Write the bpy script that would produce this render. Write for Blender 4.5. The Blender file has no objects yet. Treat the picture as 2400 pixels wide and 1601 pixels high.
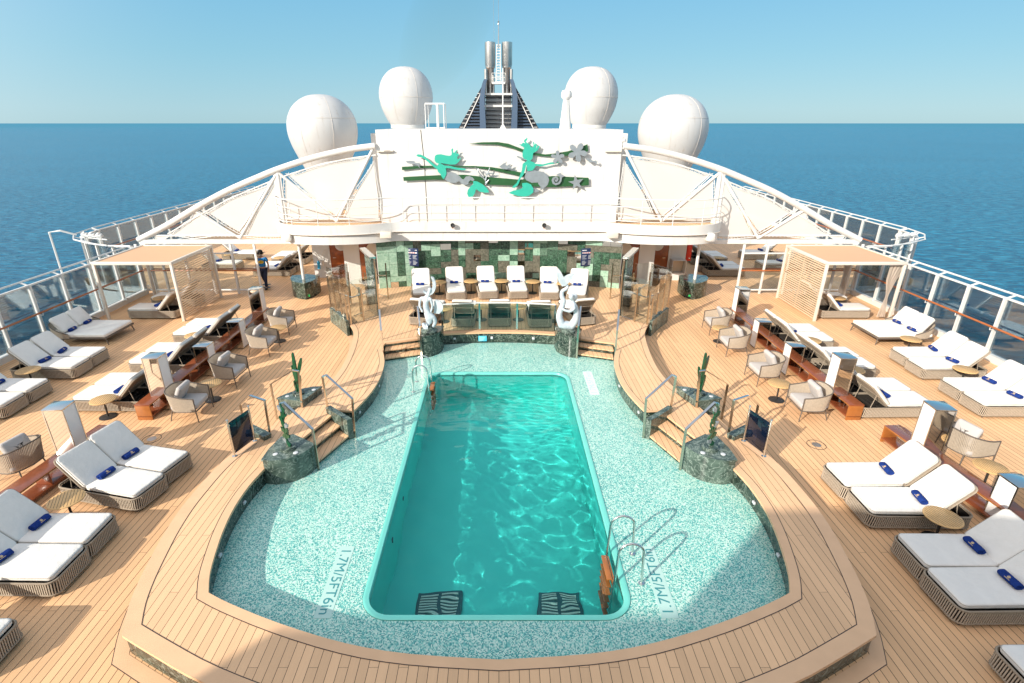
import bpy, bmesh, math, random
from mathutils import Vector, Matrix
from mathutils.geometry import tessellate_polygon
random.seed(7)
PI = math.pi
SC = bpy.context.scene
COL = SC.collection

# ------------------------------------------------------------------ materials
MATS = {}
def nodes(name):
    m = bpy.data.materials.new(name); m.use_nodes = True
    nt = m.node_tree; nt.nodes.clear()
    out = nt.nodes.new('ShaderNodeOutputMaterial')
    MATS[name] = m
    return m, nt, out
def N(nt, t, **kw):
    n = nt.nodes.new(t)
    for k, v in kw.items():
        if k.startswith('i_'):
            key = k[2:].replace('_', ' ')
            n.inputs[int(key) if key.isdigit() else key].default_value = v
        else: setattr(n, k, v)
    return n
def L(nt, a, b): nt.links.new(a, b)
def rgb(c): return (c[0], c[1], c[2], 1)
def math_(nt, op, a, b=None, c=None):
    n = nt.nodes.new('ShaderNodeMath'); n.operation = op
    for i, v in enumerate((a, b, c)):
        if v is None: continue
        if isinstance(v, (int, float)): n.inputs[i].default_value = v
        else: L(nt, v, n.inputs[i])
    return n.outputs[0]
def mixc(nt, fac, a, b, bt='MIX'):
    n = nt.nodes.new('ShaderNodeMix'); n.data_type = 'RGBA'; n.blend_type = bt
    if isinstance(fac, (int, float)): n.inputs[0].default_value = fac
    else: L(nt, fac, n.inputs[0])
    for i, v in ((6, a), (7, b)):
        if isinstance(v, tuple): n.inputs[i].default_value = rgb(v)
        else: L(nt, v, n.inputs[i])
    return n.outputs[2]
def plain(name, col, rough=.5, metal=0, var=.12, vscale=6, bump=0, bscale=60, coat=0, spec=.5, streak=0, bdist=.01):
    """paint, cloth, metal ...: base colour broken up by two octaves of noise"""
    m, nt, out = nodes(name)
    p = N(nt, 'ShaderNodeBsdfPrincipled'); p.inputs['Roughness'].default_value = rough
    p.inputs['Metallic'].default_value = metal; p.inputs['Coat Weight'].default_value = coat
    p.inputs['Specular IOR Level'].default_value = spec
    tc = N(nt, 'ShaderNodeTexCoord')
    no = N(nt, 'ShaderNodeTexNoise', i_Scale=vscale, i_Detail=6.0); L(nt, tc.outputs['Object'], no.inputs[0])
    d = tuple(c*(1-var) for c in col); b = tuple(min(1, c*(1+var*.6)) for c in col)
    bc = mixc(nt, no.outputs[0], d, b)
    if streak:   # salt and rust runs down painted steel
        mp = N(nt, 'ShaderNodeMapping'); mp.inputs['Scale'].default_value = (5, 5, .45); L(nt, tc.outputs['Object'], mp.inputs[0])
        ns = N(nt, 'ShaderNodeTexNoise', i_Scale=1.0, i_Detail=6.0, i_Roughness=.7); L(nt, mp.outputs[0], ns.inputs[0])
        mr = N(nt, 'ShaderNodeMapRange'); mr.inputs[1].default_value = .55; mr.inputs[2].default_value = .80; mr.inputs[4].default_value = streak; L(nt, ns.outputs[0], mr.inputs[0])
        bc = mixc(nt, mr.outputs[0], bc, (col[0]*.62, col[1]*.50, col[2]*.36))
    L(nt, bc, p.inputs['Base Color'])
    if bump:
        n2 = N(nt, 'ShaderNodeTexNoise', i_Scale=bscale, i_Detail=3.0); L(nt, tc.outputs['Object'], n2.inputs[0])
        bp = N(nt, 'ShaderNodeBump', i_Strength=bump, i_Distance=bdist); L(nt, n2.outputs[0], bp.inputs['Height'])
        L(nt, bp.outputs[0], p.inputs['Normal'])
    L(nt, p.outputs[0], out.inputs[0])
    return m
def planks(name, col, dark, width=.13, axis='X', caulk=.007, rough=.55, var=.32):
    m, nt, out = nodes(name)
    tc = N(nt, 'ShaderNodeTexCoord'); sp = N(nt, 'ShaderNodeSeparateXYZ'); L(nt, tc.outputs['Object'], sp.inputs[0])
    a = sp.outputs[axis]; o = sp.outputs['Y' if axis == 'X' else 'X']
    u = math_(nt, 'DIVIDE', a, width); f = math_(nt, 'FRACT', u); k = math_(nt, 'FLOOR', u)
    line = math_(nt, 'GREATER_THAN', f, 1-caulk/width)
    # butt joints: every plank steps by a third
    sh = math_(nt, 'MULTIPLY', math_(nt, 'MODULO', math_(nt, 'ADD', k, 300.0), 3.0), .333)
    jf = math_(nt, 'FRACT', math_(nt, 'ADD', math_(nt, 'DIVIDE', o, 3.6), sh))
    joint = math_(nt, 'GREATER_THAN', jf, 1-.004/3.6)
    gap = math_(nt, 'MAXIMUM', line, joint)
    wn = N(nt, 'ShaderNodeTexWhiteNoise', noise_dimensions='2D')
    cb = N(nt, 'ShaderNodeCombineXYZ'); L(nt, k, cb.inputs[0])
    L(nt, math_(nt, 'FLOOR', math_(nt, 'ADD', math_(nt, 'DIVIDE', o, 3.6), sh)), cb.inputs[1]); L(nt, cb.outputs[0], wn.inputs[0])
    mp = N(nt, 'ShaderNodeMapping'); mp.inputs['Scale'].default_value = (60, 2, 2) if axis == 'X' else (2, 60, 2)
    L(nt, tc.outputs['Object'], mp.inputs[0])
    gr = N(nt, 'ShaderNodeTexNoise', i_Scale=1.0, i_Detail=4.0); L(nt, mp.outputs[0], gr.inputs[0])
    bl = N(nt, 'ShaderNodeTexNoise', i_Scale=.55, i_Detail=5.0); L(nt, tc.outputs['Object'], bl.inputs[0])
    sp2 = N(nt, 'ShaderNodeTexNoise', i_Scale=180.0, i_Detail=2.0); L(nt, tc.outputs['Object'], sp2.inputs[0])
    v = math_(nt, 'ADD', math_(nt, 'MULTIPLY', wn.outputs[0], .3), math_(nt, 'ADD', math_(nt, 'MULTIPLY', gr.outputs[0], .25),
              math_(nt, 'ADD', math_(nt, 'MULTIPLY', bl.outputs[0], .5), math_(nt, 'MULTIPLY', sp2.outputs[0], .2))))
    c0 = mixc(nt, v, tuple(c*(1-var) for c in col), tuple(c*(1+var*.7) for c in col))
    c1 = mixc(nt, gap, c0, dark)
    p = N(nt, 'ShaderNodeBsdfPrincipled', i_Roughness=rough); L(nt, c1, p.inputs['Base Color'])
    p.inputs['Specular IOR Level'].default_value = .25
    bp = N(nt, 'ShaderNodeBump', i_Strength=.35, i_Distance=.004)
    L(nt, math_(nt, 'ADD', math_(nt, 'MULTIPLY', gap, -1.0), math_(nt, 'MULTIPLY', gr.outputs[0], .3)), bp.inputs['Height']); L(nt, bp.outputs[0], p.inputs['Normal'])
    L(nt, p.outputs[0], out.inputs[0]); return m
def marble(name, dark, mid, vein, scale=2.2, rough=.14, vs=.5):
    m, nt, out = nodes(name)
    tc = N(nt, 'ShaderNodeTexCoord')
    n1 = N(nt, 'ShaderNodeTexNoise', i_Scale=scale, i_Detail=8.0, i_Distortion=1.2); L(nt, tc.outputs['Object'], n1.inputs[0])
    r1 = N(nt, 'ShaderNodeMapRange'); r1.inputs[1].default_value = .35; r1.inputs[2].default_value = .68; L(nt, n1.outputs[0], r1.inputs[0])
    n2 = N(nt, 'ShaderNodeTexNoise', i_Scale=scale*1.3, i_Detail=10.0, i_Distortion=2.5); L(nt, tc.outputs['Object'], n2.inputs[0])
    v = math_(nt, 'ABSOLUTE', math_(nt, 'SUBTRACT', n2.outputs[0], .5))
    r2 = N(nt, 'ShaderNodeMapRange'); r2.inputs[1].default_value = .035; r2.inputs[2].default_value = 0.0; L(nt, v, r2.inputs[0])
    c = mixc(nt, r1.outputs[0], dark, mid)
    c = mixc(nt, math_(nt, 'MULTIPLY', r2.outputs[0], vs), c, vein)
    p = N(nt, 'ShaderNodeBsdfPrincipled', i_Roughness=rough); L(nt, c, p.inputs['Base Color'])
    L(nt, p.outputs[0], out.inputs[0]); return m
def glass(name, tint, refl=1.0, rough=.02, opaque=0.0, dif=(.1, .2, .22)):
    m, nt, out = nodes(name)
    tr = N(nt, 'ShaderNodeBsdfTransparent'); tr.inputs[0].default_value = rgb(tint)
    gl = N(nt, 'ShaderNodeBsdfGlossy', i_Roughness=rough); gl.inputs[0].default_value = (1, 1, 1, 1)
    fr = N(nt, 'ShaderNodeFresnel', i_IOR=1.5)
    mx = N(nt, 'ShaderNodeMixShader'); L(nt, math_(nt, 'MULTIPLY', fr.outputs[0], refl), mx.inputs[0])
    base = tr.outputs[0]
    if opaque:
        df = N(nt, 'ShaderNodeBsdfDiffuse'); df.inputs[0].default_value = rgb(dif)
        tc = N(nt, 'ShaderNodeTexCoord'); no = N(nt, 'ShaderNodeTexNoise', i_Scale=2.0, i_Detail=4.0); L(nt, tc.outputs['Object'], no.inputs[0])
        m2 = N(nt, 'ShaderNodeMixShader'); L(nt, math_(nt, 'MULTIPLY', no.outputs[0], opaque*2), m2.inputs[0]); L(nt, tr.outputs[0], m2.inputs[1]); L(nt, df.outputs[0], m2.inputs[2]); base = m2.outputs[0]
    L(nt, base, mx.inputs[1]); L(nt, gl.outputs[0], mx.inputs[2]); L(nt, mx.outputs[0], out.inputs[0]); return m

TEAK = (.75, .455, .243)
planks('deck_teak', TEAK, (.06, .03, .02), caulk=.009)
planks('rim_teak', (.76, .475, .27), (.08, .045, .03))
plain('border_teak', (.77, .485, .287), .55, var=.14, vscale=3, bump=.1, bscale=90, spec=.25)
plain('caulk', (.045, .03, .025), .6)
planks('roof_cloth', (.70, .42, .24), (.6, .34, .19), width=.16, axis='Y', caulk=.02, var=.05)
marble('dark_marble', (.010, .018, .014), (.055, .08, .06), (.38, .43, .36))
marble('grey_marble', (.032, .050, .040), (.12, .165, .135), (.42, .48, .42), scale=3)
marble('tile_dark', (.015, .04, .025), (.05, .12, .07), (.25, .42, .3), scale=5)
marble('tile_mid', (.05, .10, .07), (.12, .22, .14), (.35, .5, .38), scale=6)
marble('tile_light', (.22, .38, .27), (.38, .55, .42), (.58, .72, .6), scale=6)
marble('tile_brown', (.07, .07, .05), (.17, .16, .12), (.35, .34, .28), scale=7)
marble('statue_marble', (.40, .47, .52), (.66, .70, .73), (.34, .41, .47), scale=3, rough=.22, vs=.25)
plain('white_paint', (.69, .68, .65), .42, var=.08, vscale=1.3, streak=.5)
plain('wall_paint', (.68, .665, .635), .5, var=.07, vscale=.9, streak=.55)
plain('dome_paint', (.56, .55, .535), .4, var=.07, vscale=.8, streak=.6)
plain('cream_paint', (.66, .60, .52), .45, var=.05)
plain('slat_paint', (.70, .52, .35), .5, var=.08)
plain('cushion', (.80, .765, .71), .9, var=.10, vscale=4, bump=.6, bscale=7, bdist=.03, spec=.1)
plain('piping', (.42, .38, .33), .9)
plain('grey_cushion', (.50, .465, .44), .9, var=.07, vscale=5, bump=.25, bscale=300, spec=.1)
plain('rope', (.36, .295, .225), .85, var=.35, vscale=30, spec=.15)
plain('rope_light', (.50, .42, .33), .85, var=.3, vscale=30, spec=.15)
plain('dark_frame', (.13, .105, .085), .6, var=.2)
plain('shade_liner', (.022, .017, .013), .9)  # near-black standing in for the shade inside the loungers
plain('towel', (.018, .045, .21), .95, var=.45, vscale=35, bump=.8, bscale=120, spec=.05)
plain('gold', (.75, .55, .28), .5)
plain('table_teak', (.64, .40, .17), .5, var=.25, vscale=12)
plain('bench_wood', (.27, .075, .03), .25, var=.35, vscale=9, coat=.4)
plain('door_wood', (.30, .075, .018), .3, var=.6, vscale=7, coat=.3)
plain('orange_wood', (.38, .13, .03), .35, var=.3, vscale=9, coat=.4)
plain('black_metal', (.03, .028, .026), .45)
plain('steel', (.72, .72, .70), .16, metal=1, var=.06)
plain('bronze_steel', (.60, .52, .42), .2, metal=1, var=.2)
plain('mirror', (.78, .74, .68), .04, metal=1, var=.05)
plain('pipe_steel', (.62, .58, .54), .3, metal=1, var=.35, vscale=2)
plain('lamp_panel', (.86, .84, .83), .5, var=.03)
plain('rail_wood', (.42, .12, .03), .28, var=.3, coat=.4)
plain('aqua_paint', (.03, .41, .30), .45, var=.12)
plain('art_green', (.025, .10, .035), .35, var=.3, vscale=3)
plain('art_steel', (.42, .47, .50), .35, metal=.6, var=.25)
plain('funnel_blue', (.075, .12, .19), .4, var=.15, vscale=1)
plain('funnel_dark', (.018, .022, .03), .5)
plain('coral_green', (.006, .085, .035), .25, var=.7, vscale=9, coat=.5)
plain('red_paint', (.62, .025, .008), .4)
plain('navy', (.012, .028, .09), .3)
plain('print_white', (.62, .64, .66), .6)
plain('print_red', (.6, .05, .04), .6)
plain('sign_cyan', (.10, .55, .75), .4)
plain('sky_blue', (.02, .36, .62), .4)
plain('exit_green', (.03, .5, .12), .5)
plain('grate', (.015, .11, .13), .6)
plain('letter_teal', (.05, .27, .29), .5, var=.2, vscale=60)
plain('letter_white', (.68, .80, .78), .5)
plain('plate_white', (.46, .68, .62), .5, var=.15, vscale=80)
plain('coping', (.17, .60, .52), .3, var=.1, vscale=3)
plain('hull', (.72, .72, .70), .5)
plain('skin', (.42, .24, .16), .6)
plain('hair_black', (.012, .01, .01), .6)
plain('shirt_blue', (.015, .19, .48), .85, var=.2, vscale=10)
plain('trousers_navy', (.012, .018, .05), .85)
plain('emblem_yellow', (.75, .5, .03), .6)
plain('rusty_white', (.68, .62, .55), .5, var=.25, vscale=3)
glass('clear_glass', (.95, .97, .955), .8)
glass('smoke_glass', (.70, .78, .81), .7, opaque=.015, dif=(.25, .25, .26))
glass('teal_glass', (.88, .955, .935), .8)
glass('blue_glass', (.05, .10, .22), 1.3, opaque=.1, dif=(.03, .07, .2))

def fabric():
    m, nt, out = nodes('screen_fabric')
    tc = N(nt, 'ShaderNodeTexCoord')
    no = N(nt, 'ShaderNodeTexNoise', i_Scale=.6, i_Detail=4.0); L(nt, tc.outputs['Object'], no.inputs[0])
    c = mixc(nt, no.outputs[0], (.74, .71, .66), (.80, .77, .72))
    d = N(nt, 'ShaderNodeBsdfDiffuse'); L(nt, c, d.inputs[0])
    t = N(nt, 'ShaderNodeBsdfTranslucent'); L(nt, c, t.inputs[0])
    a = N(nt, 'ShaderNodeMixShader'); a.inputs[0].default_value = .25; L(nt, d.outputs[0], a.inputs[1]); L(nt, t.outputs[0], a.inputs[2])
    tr = N(nt, 'ShaderNodeBsdfTransparent')
    b = N(nt, 'ShaderNodeMixShader'); b.inputs[0].default_value = .06; L(nt, a.outputs[0], b.inputs[1]); L(nt, tr.outputs[0], b.inputs[2])
    L(nt, b.outputs[0], out.inputs[0])
fabric()
def curtain():
    m, nt, out = nodes('curtain')
    d = N(nt, 'ShaderNodeBsdfDiffuse'); d.inputs[0].default_value = (.62, .52, .43, 1)
    t = N(nt, 'ShaderNodeBsdfTranslucent'); t.inputs[0].default_value = (.62, .52, .43, 1)
    a = N(nt, 'ShaderNodeMixShader'); a.inputs[0].default_value = .3; L(nt, d.outputs[0], a.inputs[1]); L(nt, t.outputs[0], a.inputs[2])
    tr = N(nt, 'ShaderNodeBsdfTransparent'); no = N(nt, 'ShaderNodeTexNoise', i_Scale=3.0)
    b = N(nt, 'ShaderNodeMixShader'); L(nt, math_(nt, 'MULTIPLY', no.outputs[0], .4), b.inputs[0]); L(nt, a.outputs[0], b.inputs[1]); L(nt, tr.outputs[0], b.inputs[2])
    L(nt, b.outputs[0], out.inputs[0])
curtain()
def mosaic():
    m, nt, out = nodes('mosaic')
    tc = N(nt, 'ShaderNodeTexCoord')
    sn = N(nt, 'ShaderNodeVectorMath', operation='SNAP'); sn.inputs[1].default_value = (.0165, .0165, 1.0); L(nt, tc.outputs['Object'], sn.inputs[0])
    wn = N(nt, 'ShaderNodeTexWhiteNoise', noise_dimensions='2D'); L(nt, sn.outputs[0], wn.inputs[0])
    bl = N(nt, 'ShaderNodeTexNoise', i_Scale=.8, i_Detail=5.0); L(nt, tc.outputs['Object'], bl.inputs[0])
    v = math_(nt, 'ADD', wn.outputs[0], math_(nt, 'MULTIPLY', math_(nt, 'SUBTRACT', bl.outputs[0], .5), .35))
    cr = N(nt, 'ShaderNodeValToRGB'); e = cr.color_ramp; e.interpolation = 'CONSTANT'
    e.elements[0].position = 0; e.elements[0].color = rgb((.06, .30, .29))
    e.elements[1].position = .20; e.elements[1].color = rgb((.15, .47, .43))
    for p_, c_ in ((.36, (.24, .58, .50)), (.54, (.44, .69, .59)), (.75, (.60, .77, .67))):
        q = e.elements.new(p_); q.color = rgb(c_)
    L(nt, v, cr.inputs[0])
    p = N(nt, 'ShaderNodeBsdfPrincipled', i_Roughness=.28); L(nt, cr.outputs[0], p.inputs['Base Color'])
    L(nt, p.outputs[0], out.inputs[0])
mosaic()
def pool_wall():
    m, nt, out = nodes('pool_lining')
    tc = N(nt, 'ShaderNodeTexCoord')
    no = N(nt, 'ShaderNodeTexNoise', i_Scale=1.5, i_Detail=4.0); L(nt, tc.outputs['Object'], no.inputs[0])
    c = mixc(nt, no.outputs[0], (.042, .69, .63), (.065, .77, .70))
    p = N(nt, 'ShaderNodeBsdfPrincipled', i_Roughness=.6); L(nt, c, p.inputs['Base Color']); L(nt, p.outputs[0], out.inputs[0])
pool_wall()
def water():
    m, nt, out = nodes('pool_water')
    g = N(nt, 'ShaderNodeBsdfGlass', i_IOR=1.33, i_Roughness=0.0); g.inputs[0].default_value = (.93, 1, .99, 1)
    L(nt, g.outputs[0], out.inputs[0])
water()
def sea():
    m, nt, out = nodes('sea_water')
    tc = N(nt, 'ShaderNodeTexCoord')
    mp = N(nt, 'ShaderNodeMapping'); mp.inputs['Scale'].default_value = (.22, .50, 1); mp.inputs['Rotation'].default_value = (0, 0, .25); L(nt, tc.outputs['Object'], mp.inputs[0])
    n1 = N(nt, 'ShaderNodeTexNoise', i_Scale=1.0, i_Detail=7.0, i_Roughness=.62, i_Distortion=.4); L(nt, mp.outputs[0], n1.inputs[0])
    mp2 = N(nt, 'ShaderNodeMapping'); mp2.inputs['Scale'].default_value = (.004, .012, 1); L(nt, tc.outputs['Object'], mp2.inputs[0])
    n2 = N(nt, 'ShaderNodeTexNoise', i_Scale=1.0, i_Detail=4.0); L(nt, mp2.outputs[0], n2.inputs[0])
    bp = N(nt, 'ShaderNodeBump', i_Strength=1.0, i_Distance=2.6); L(nt, n1.outputs[0], bp.inputs['Height'])
    c = mixc(nt, n2.outputs[0], (.001, .065, .15), (.006, .135, .26))
    c = mixc(nt, math_(nt, 'MULTIPLY', math_(nt, 'SUBTRACT', n1.outputs[0], .42), 3.2), c, (.035, .29, .45))
    p = N(nt, 'ShaderNodeBsdfPrincipled', i_Roughness=.22, i_IOR=1.33); L(nt, c, p.inputs['Base Color']); sea_p = p; L(nt, bp.outputs[0], p.inputs['Normal'])
    p.inputs['Specular IOR Level'].default_value = .22
    # haze painted into the sea as a glow, growing with distance from the ship
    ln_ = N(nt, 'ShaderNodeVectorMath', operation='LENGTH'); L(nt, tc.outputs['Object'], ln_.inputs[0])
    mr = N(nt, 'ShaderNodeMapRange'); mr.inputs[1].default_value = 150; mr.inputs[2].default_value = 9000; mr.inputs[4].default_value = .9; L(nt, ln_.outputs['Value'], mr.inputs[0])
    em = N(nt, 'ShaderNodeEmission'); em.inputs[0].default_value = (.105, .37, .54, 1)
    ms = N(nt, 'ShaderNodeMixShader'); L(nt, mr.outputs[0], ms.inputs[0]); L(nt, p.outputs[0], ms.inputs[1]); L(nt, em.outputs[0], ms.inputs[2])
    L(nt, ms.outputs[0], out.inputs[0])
sea()

# ------------------------------------------------------------------ mesh builder
class MB:
    def __init__(s): s.v = []; s.f = []; s.mi = []; s.M = Matrix.Identity(4); s.cur = 0
    def add(s, vs, fs):
        b = len(s.v); s.v += [s.M @ Vector(p) for p in vs]
        for f in fs: s.f.append(tuple(i+b for i in f)); s.mi.append(s.cur)
        return s
    def box(s, x0, x1, y0, y1, z0, z1):
        vs = [(x, y, z) for z in (z0, z1) for x, y in ((x0, y0), (x1, y0), (x1, y1), (x0, y1))]
        return s.add(vs, [(3, 2, 1, 0), (4, 5, 6, 7), (0, 1, 5, 4), (1, 2, 6, 5), (2, 3, 7, 6), (3, 0, 4, 7)])
    def bbox(s, x0, x1, y0, y1, z0, z1, b=.01):
        """box with chamfered edges"""
        bm = bmesh.new(); bmesh.ops.create_cube(bm, size=1)
        for v in bm.verts: v.co = Vector(((x0+x1)/2+v.co.x*(x1-x0), (y0+y1)/2+v.co.y*(y1-y0), (z0+z1)/2+v.co.z*(z1-z0)))
        bmesh.ops.bevel(bm, geom=list(bm.edges), offset=b, segments=2, profile=.5, affect='EDGES')
        bm.verts.index_update(); s.add([tuple(v.co) for v in bm.verts], [tuple(v.index for v in f.verts) for f in bm.faces]); bm.free(); return s
    def bar(s, p0, p1, w, h, up=(0, 0, 1)):
        p0 = Vector(p0); p1 = Vector(p1); d = (p1-p0).normalized(); u = Vector(up)
        sd = d.cross(u)
        if sd.length < 1e-4: sd = d.cross(Vector((0, 1, 0)))
        sd.normalize(); u = sd.cross(d).normalized()
        vs = []
        for p in (p0, p1):
            for a, b in ((-1, -1), (1, -1), (1, 1), (-1, 1)): vs.append(p+sd*a*w/2+u*b*h/2)
        return s.add(vs, [(0, 1, 2, 3), (7, 6, 5, 4), (0, 4, 5, 1), (1, 5, 6, 2), (2, 6, 7, 3), (3, 7, 4, 0)])
    def tube(s, pts, r, n=8, closed=False, caps=True):
        P = [Vector(p) for p in pts]; m = len(P); rs = r if isinstance(r, (list, tuple)) else [r]*m
        T = []
        for i in range(m):
            a = P[i-1] if (i > 0 or closed) else P[i]; b = P[(i+1) % m] if (i < m-1 or closed) else P[i]
            T.append((b-a).normalized())
        u = T[0].orthogonal().normalized(); vs = []
        for i in range(m):
            u = (u-T[i]*u.dot(T[i])); u = u.normalized() if u.length > 1e-6 else T[i].orthogonal().normalized()
            w = T[i].cross(u)
            for k in range(n):
                a = 2*PI*k/n; vs.append(P[i]+(u*math.cos(a)+w*math.sin(a))*rs[i])
        fs = []
        for i in range(m if closed else m-1):
            j = (i+1) % m
            for k in range(n): fs.append((i*n+k, i*n+(k+1) % n, j*n+(k+1) % n, j*n+k))
        if caps and not closed: fs.append(tuple(range(n-1, -1, -1))); fs.append(tuple((m-1)*n+k for k in range(n)))
        return s.add(vs, fs)
    def prism(s, poly, z0, z1, caps=True):
        n = len(poly); vs = [(p[0], p[1], z0) for p in poly]+[(p[0], p[1], z1) for p in poly]
        fs = [(i, (i+1) % n, n+(i+1) % n, n+i) for i in range(n)]
        if caps: fs += [tuple(range(n-1, -1, -1)), tuple(range(n, 2*n))]
        return s.add(vs, fs)
    def plate(s, poly, y0, y1):
        """outline in (x, z), thickness along y"""
        n = len(poly); vs = [(p[0], y0, p[1]) for p in poly]+[(p[0], y1, p[1]) for p in poly]
        t = tessellate_polygon([[Vector((p[0], p[1], 0)) for p in poly]])
        return s.add(vs, [(i, (i+1) % n, n+(i+1) % n, n+i) for i in range(n)]+[tuple(a) for a in t]+[tuple(n+i for i in a) for a in t])
    def sheet(s, loops, z):
        vs = [Vector((p[0], p[1], 0)) for l in loops for p in l]
        t = tessellate_polygon([[Vector((p[0], p[1], 0)) for p in l] for l in loops])
        fs = []
        for a in t:
            n = (vs[a[1]]-vs[a[0]]).cross(vs[a[2]]-vs[a[0]]).z
            fs.append(tuple(a) if n > 0 else tuple(reversed(a)))
        return s.add([(v.x, v.y, z) for v in vs], fs)
    def wall(s, pts, z0, z1, closed=False):
        n = len(pts); vs = [(p[0], p[1], z0) for p in pts]+[(p[0], p[1], z1) for p in pts]
        return s.add(vs, [(i, (i+1) % n, n+(i+1) % n, n+i) for i in range(n if closed else n-1)])
    def lathe(s, prof, n=24, c=(0, 0, 0)):
        vs = []; m = len(prof)
        for r, z in prof:
            for k in range(n): a = 2*PI*k/n; vs.append((c[0]+max(r, 1e-4)*math.cos(a), c[1]+max(r, 1e-4)*math.sin(a), c[2]+z))
        fs = [(i*n+k, i*n+(k+1) % n, (i+1)*n+(k+1) % n, (i+1)*n+k) for i in range(m-1) for k in range(n)]
        fs += [tuple(range(n-1, -1, -1)), tuple((m-1)*n+k for k in range(n))]
        return s.add(vs, fs)
    def rsolid(s, x0, x1, y0, y1, z0, z1, R=.07, e=.03, crown=.01, seg=5):
        """soft cushion: rounded plan, rolled edges, slight crown"""
        def ring(ins, z):
            o = []; r = max(R-ins, .005)
            for cx, cy, a0 in ((x1-ins-r, y1-ins-r, 0), (x0+ins+r, y1-ins-r, PI/2), (x0+ins+r, y0+ins+r, PI), (x1-ins-r, y0+ins+r, 1.5*PI)):
                for k in range(seg+1): a = a0+PI/2*k/seg; o.append((cx+r*math.cos(a), cy+r*math.sin(a), z))
            return o
        rows = [ring(e, z0), ring(e*.3, z0+e*.3), ring(0, z0+e), ring(-.0, z1-e), ring(e*.12, z1-e*.5), ring(e*.4, z1-e*.15), ring(e, z1), ring(e+.09, z1+crown*.7), ring(e+.2, z1+crown)]
        n = len(rows[0]); vs = [p for r in rows for p in r]
        fs = [(i*n+k, i*n+(k+1) % n, (i+1)*n+(k+1) % n, (i+1)*n+k) for i in range(len(rows)-1) for k in range(n)]
        fs += [tuple(range(n-1, -1, -1)), tuple((len(rows)-1)*n+k for k in range(n))]
        return s.add(vs, fs)
    def obj(s, name, mat, parent=None, smooth=40, **props):
        me = bpy.data.meshes.new(name); me.from_pydata([tuple(v) for v in s.v], [], s.f)
        ms = mat if isinstance(mat, (list, tuple)) else [mat]
        for m in ms: me.materials.append(MATS[m])
        if len(ms) > 1: me.polygons.foreach_set('material_index', s.mi)
        bm = bmesh.new(); bm.from_mesh(me); bmesh.ops.recalc_face_normals(bm, faces=bm.faces) if props.pop('recalc', True) else None
        bm.to_mesh(me); bm.free()
        me.polygons.foreach_set('use_smooth', [True]*len(me.polygons))
        if smooth < 180: me.set_sharp_from_angle(angle=math.radians(smooth))
        me.update()
        o = bpy.data.objects.new(name, me); COL.objects.link(o)
        if parent: o.parent = parent
        for k, v in props.items(): o[k] = v
        return o
def thing(name, label, cat, loc=(0, 0, 0), rz=0, group=None):
    o = bpy.data.objects.new(name, None); COL.objects.link(o); o.empty_display_size = .2
    o.location = loc; o.rotation_euler = (0, 0, rz); o['label'] = label; o['category'] = cat
    if group: o['group'] = group
    return o
def tag(o, label, cat, group=None):
    o['label'] = label; o['category'] = cat
    if group: o['group'] = group
    return o
def structure(o): o['kind'] = 'structure'; return o
KIDS = {}
def kids(o):
    if o.name not in KIDS: KIDS[o.name] = [c for c in bpy.data.objects if c.parent == o]
    return KIDS[o.name]
def copy_tree(o, parent=None, skip=()):
    c = o.copy(); COL.objects.link(c); c.parent = parent
    for ch in kids(o):
        if ch.name.split('.')[0] in skip: continue
        copy_tree(ch, c)
    return c
class Proto:
    """first placing uses the built thing itself, later ones copy it with its parts"""
    def __init__(s, o): s.o = o; s.used = False
    def put(s, loc, rz, label, group=None, skip=()):
        if not s.used: s.used = True; r = s.o; kids(r); [kids(k) for k in kids(r)]
        else: r = copy_tree(s.o, None, skip)
        r.location = loc; r.rotation_euler = (0, 0, rz); r['label'] = label
        if group: r['group'] = group
        return r
def mirror(pts): return [(-x, y) for x, y in pts][::-1]
def T(x=0, y=0, z=0, rz=0, ry=0, rx=0): return Matrix.Translation((x, y, z)) @ Matrix.Rotation(rz, 4, 'Z') @ Matrix.Rotation(ry, 4, 'Y') @ Matrix.Rotation(rx, 4, 'X')
def inset_line(pts, d):
    """offset an open polyline to its left by d"""
    out = []
    for i in range(len(pts)):
        a = Vector(pts[max(i-1, 0)]); b = Vector(pts[min(i+1, len(pts)-1)]); p = Vector(pts[i])
        if 0 < i < len(pts)-1:
            t1 = (p-a).normalized(); t2 = (b-p).normalized(); n1 = Vector((-t1.y, t1.x)); n2 = Vector((-t2.y, t2.x))
            n = (n1+n2); n = n/max(n.length_squared/2, .35)
        else:
            t = (b-a).normalized(); n = Vector((-t.y, t.x))
        out.append((p.x+n.x*d, p.y+n.y*d))
    return out
def strip(mb, a, b, z):
    n = len(a); mb.add([(p[0], p[1], z) for p in a]+[(p[0], p[1], z) for p in b], [(i, i+1, n+i+1, n+i) for i in range(n-1)])
def smooth_line(pts, k=3):
    """Catmull-Rom through the points"""
    P = [Vector(p) for p in pts]; o = []
    for i in range(len(P)-1):
        a = P[max(i-1, 0)]; b = P[i]; c = P[i+1]; d = P[min(i+2, len(P)-1)]
        for j in range(k):
            t = j/k; o.append(tuple(.5*((2*b)+(c-a)*t+(2*a-5*b+4*c-d)*t*t+(3*b-a-3*c+d)*t**3)))
    o.append(tuple(P[-1])); return o
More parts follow.
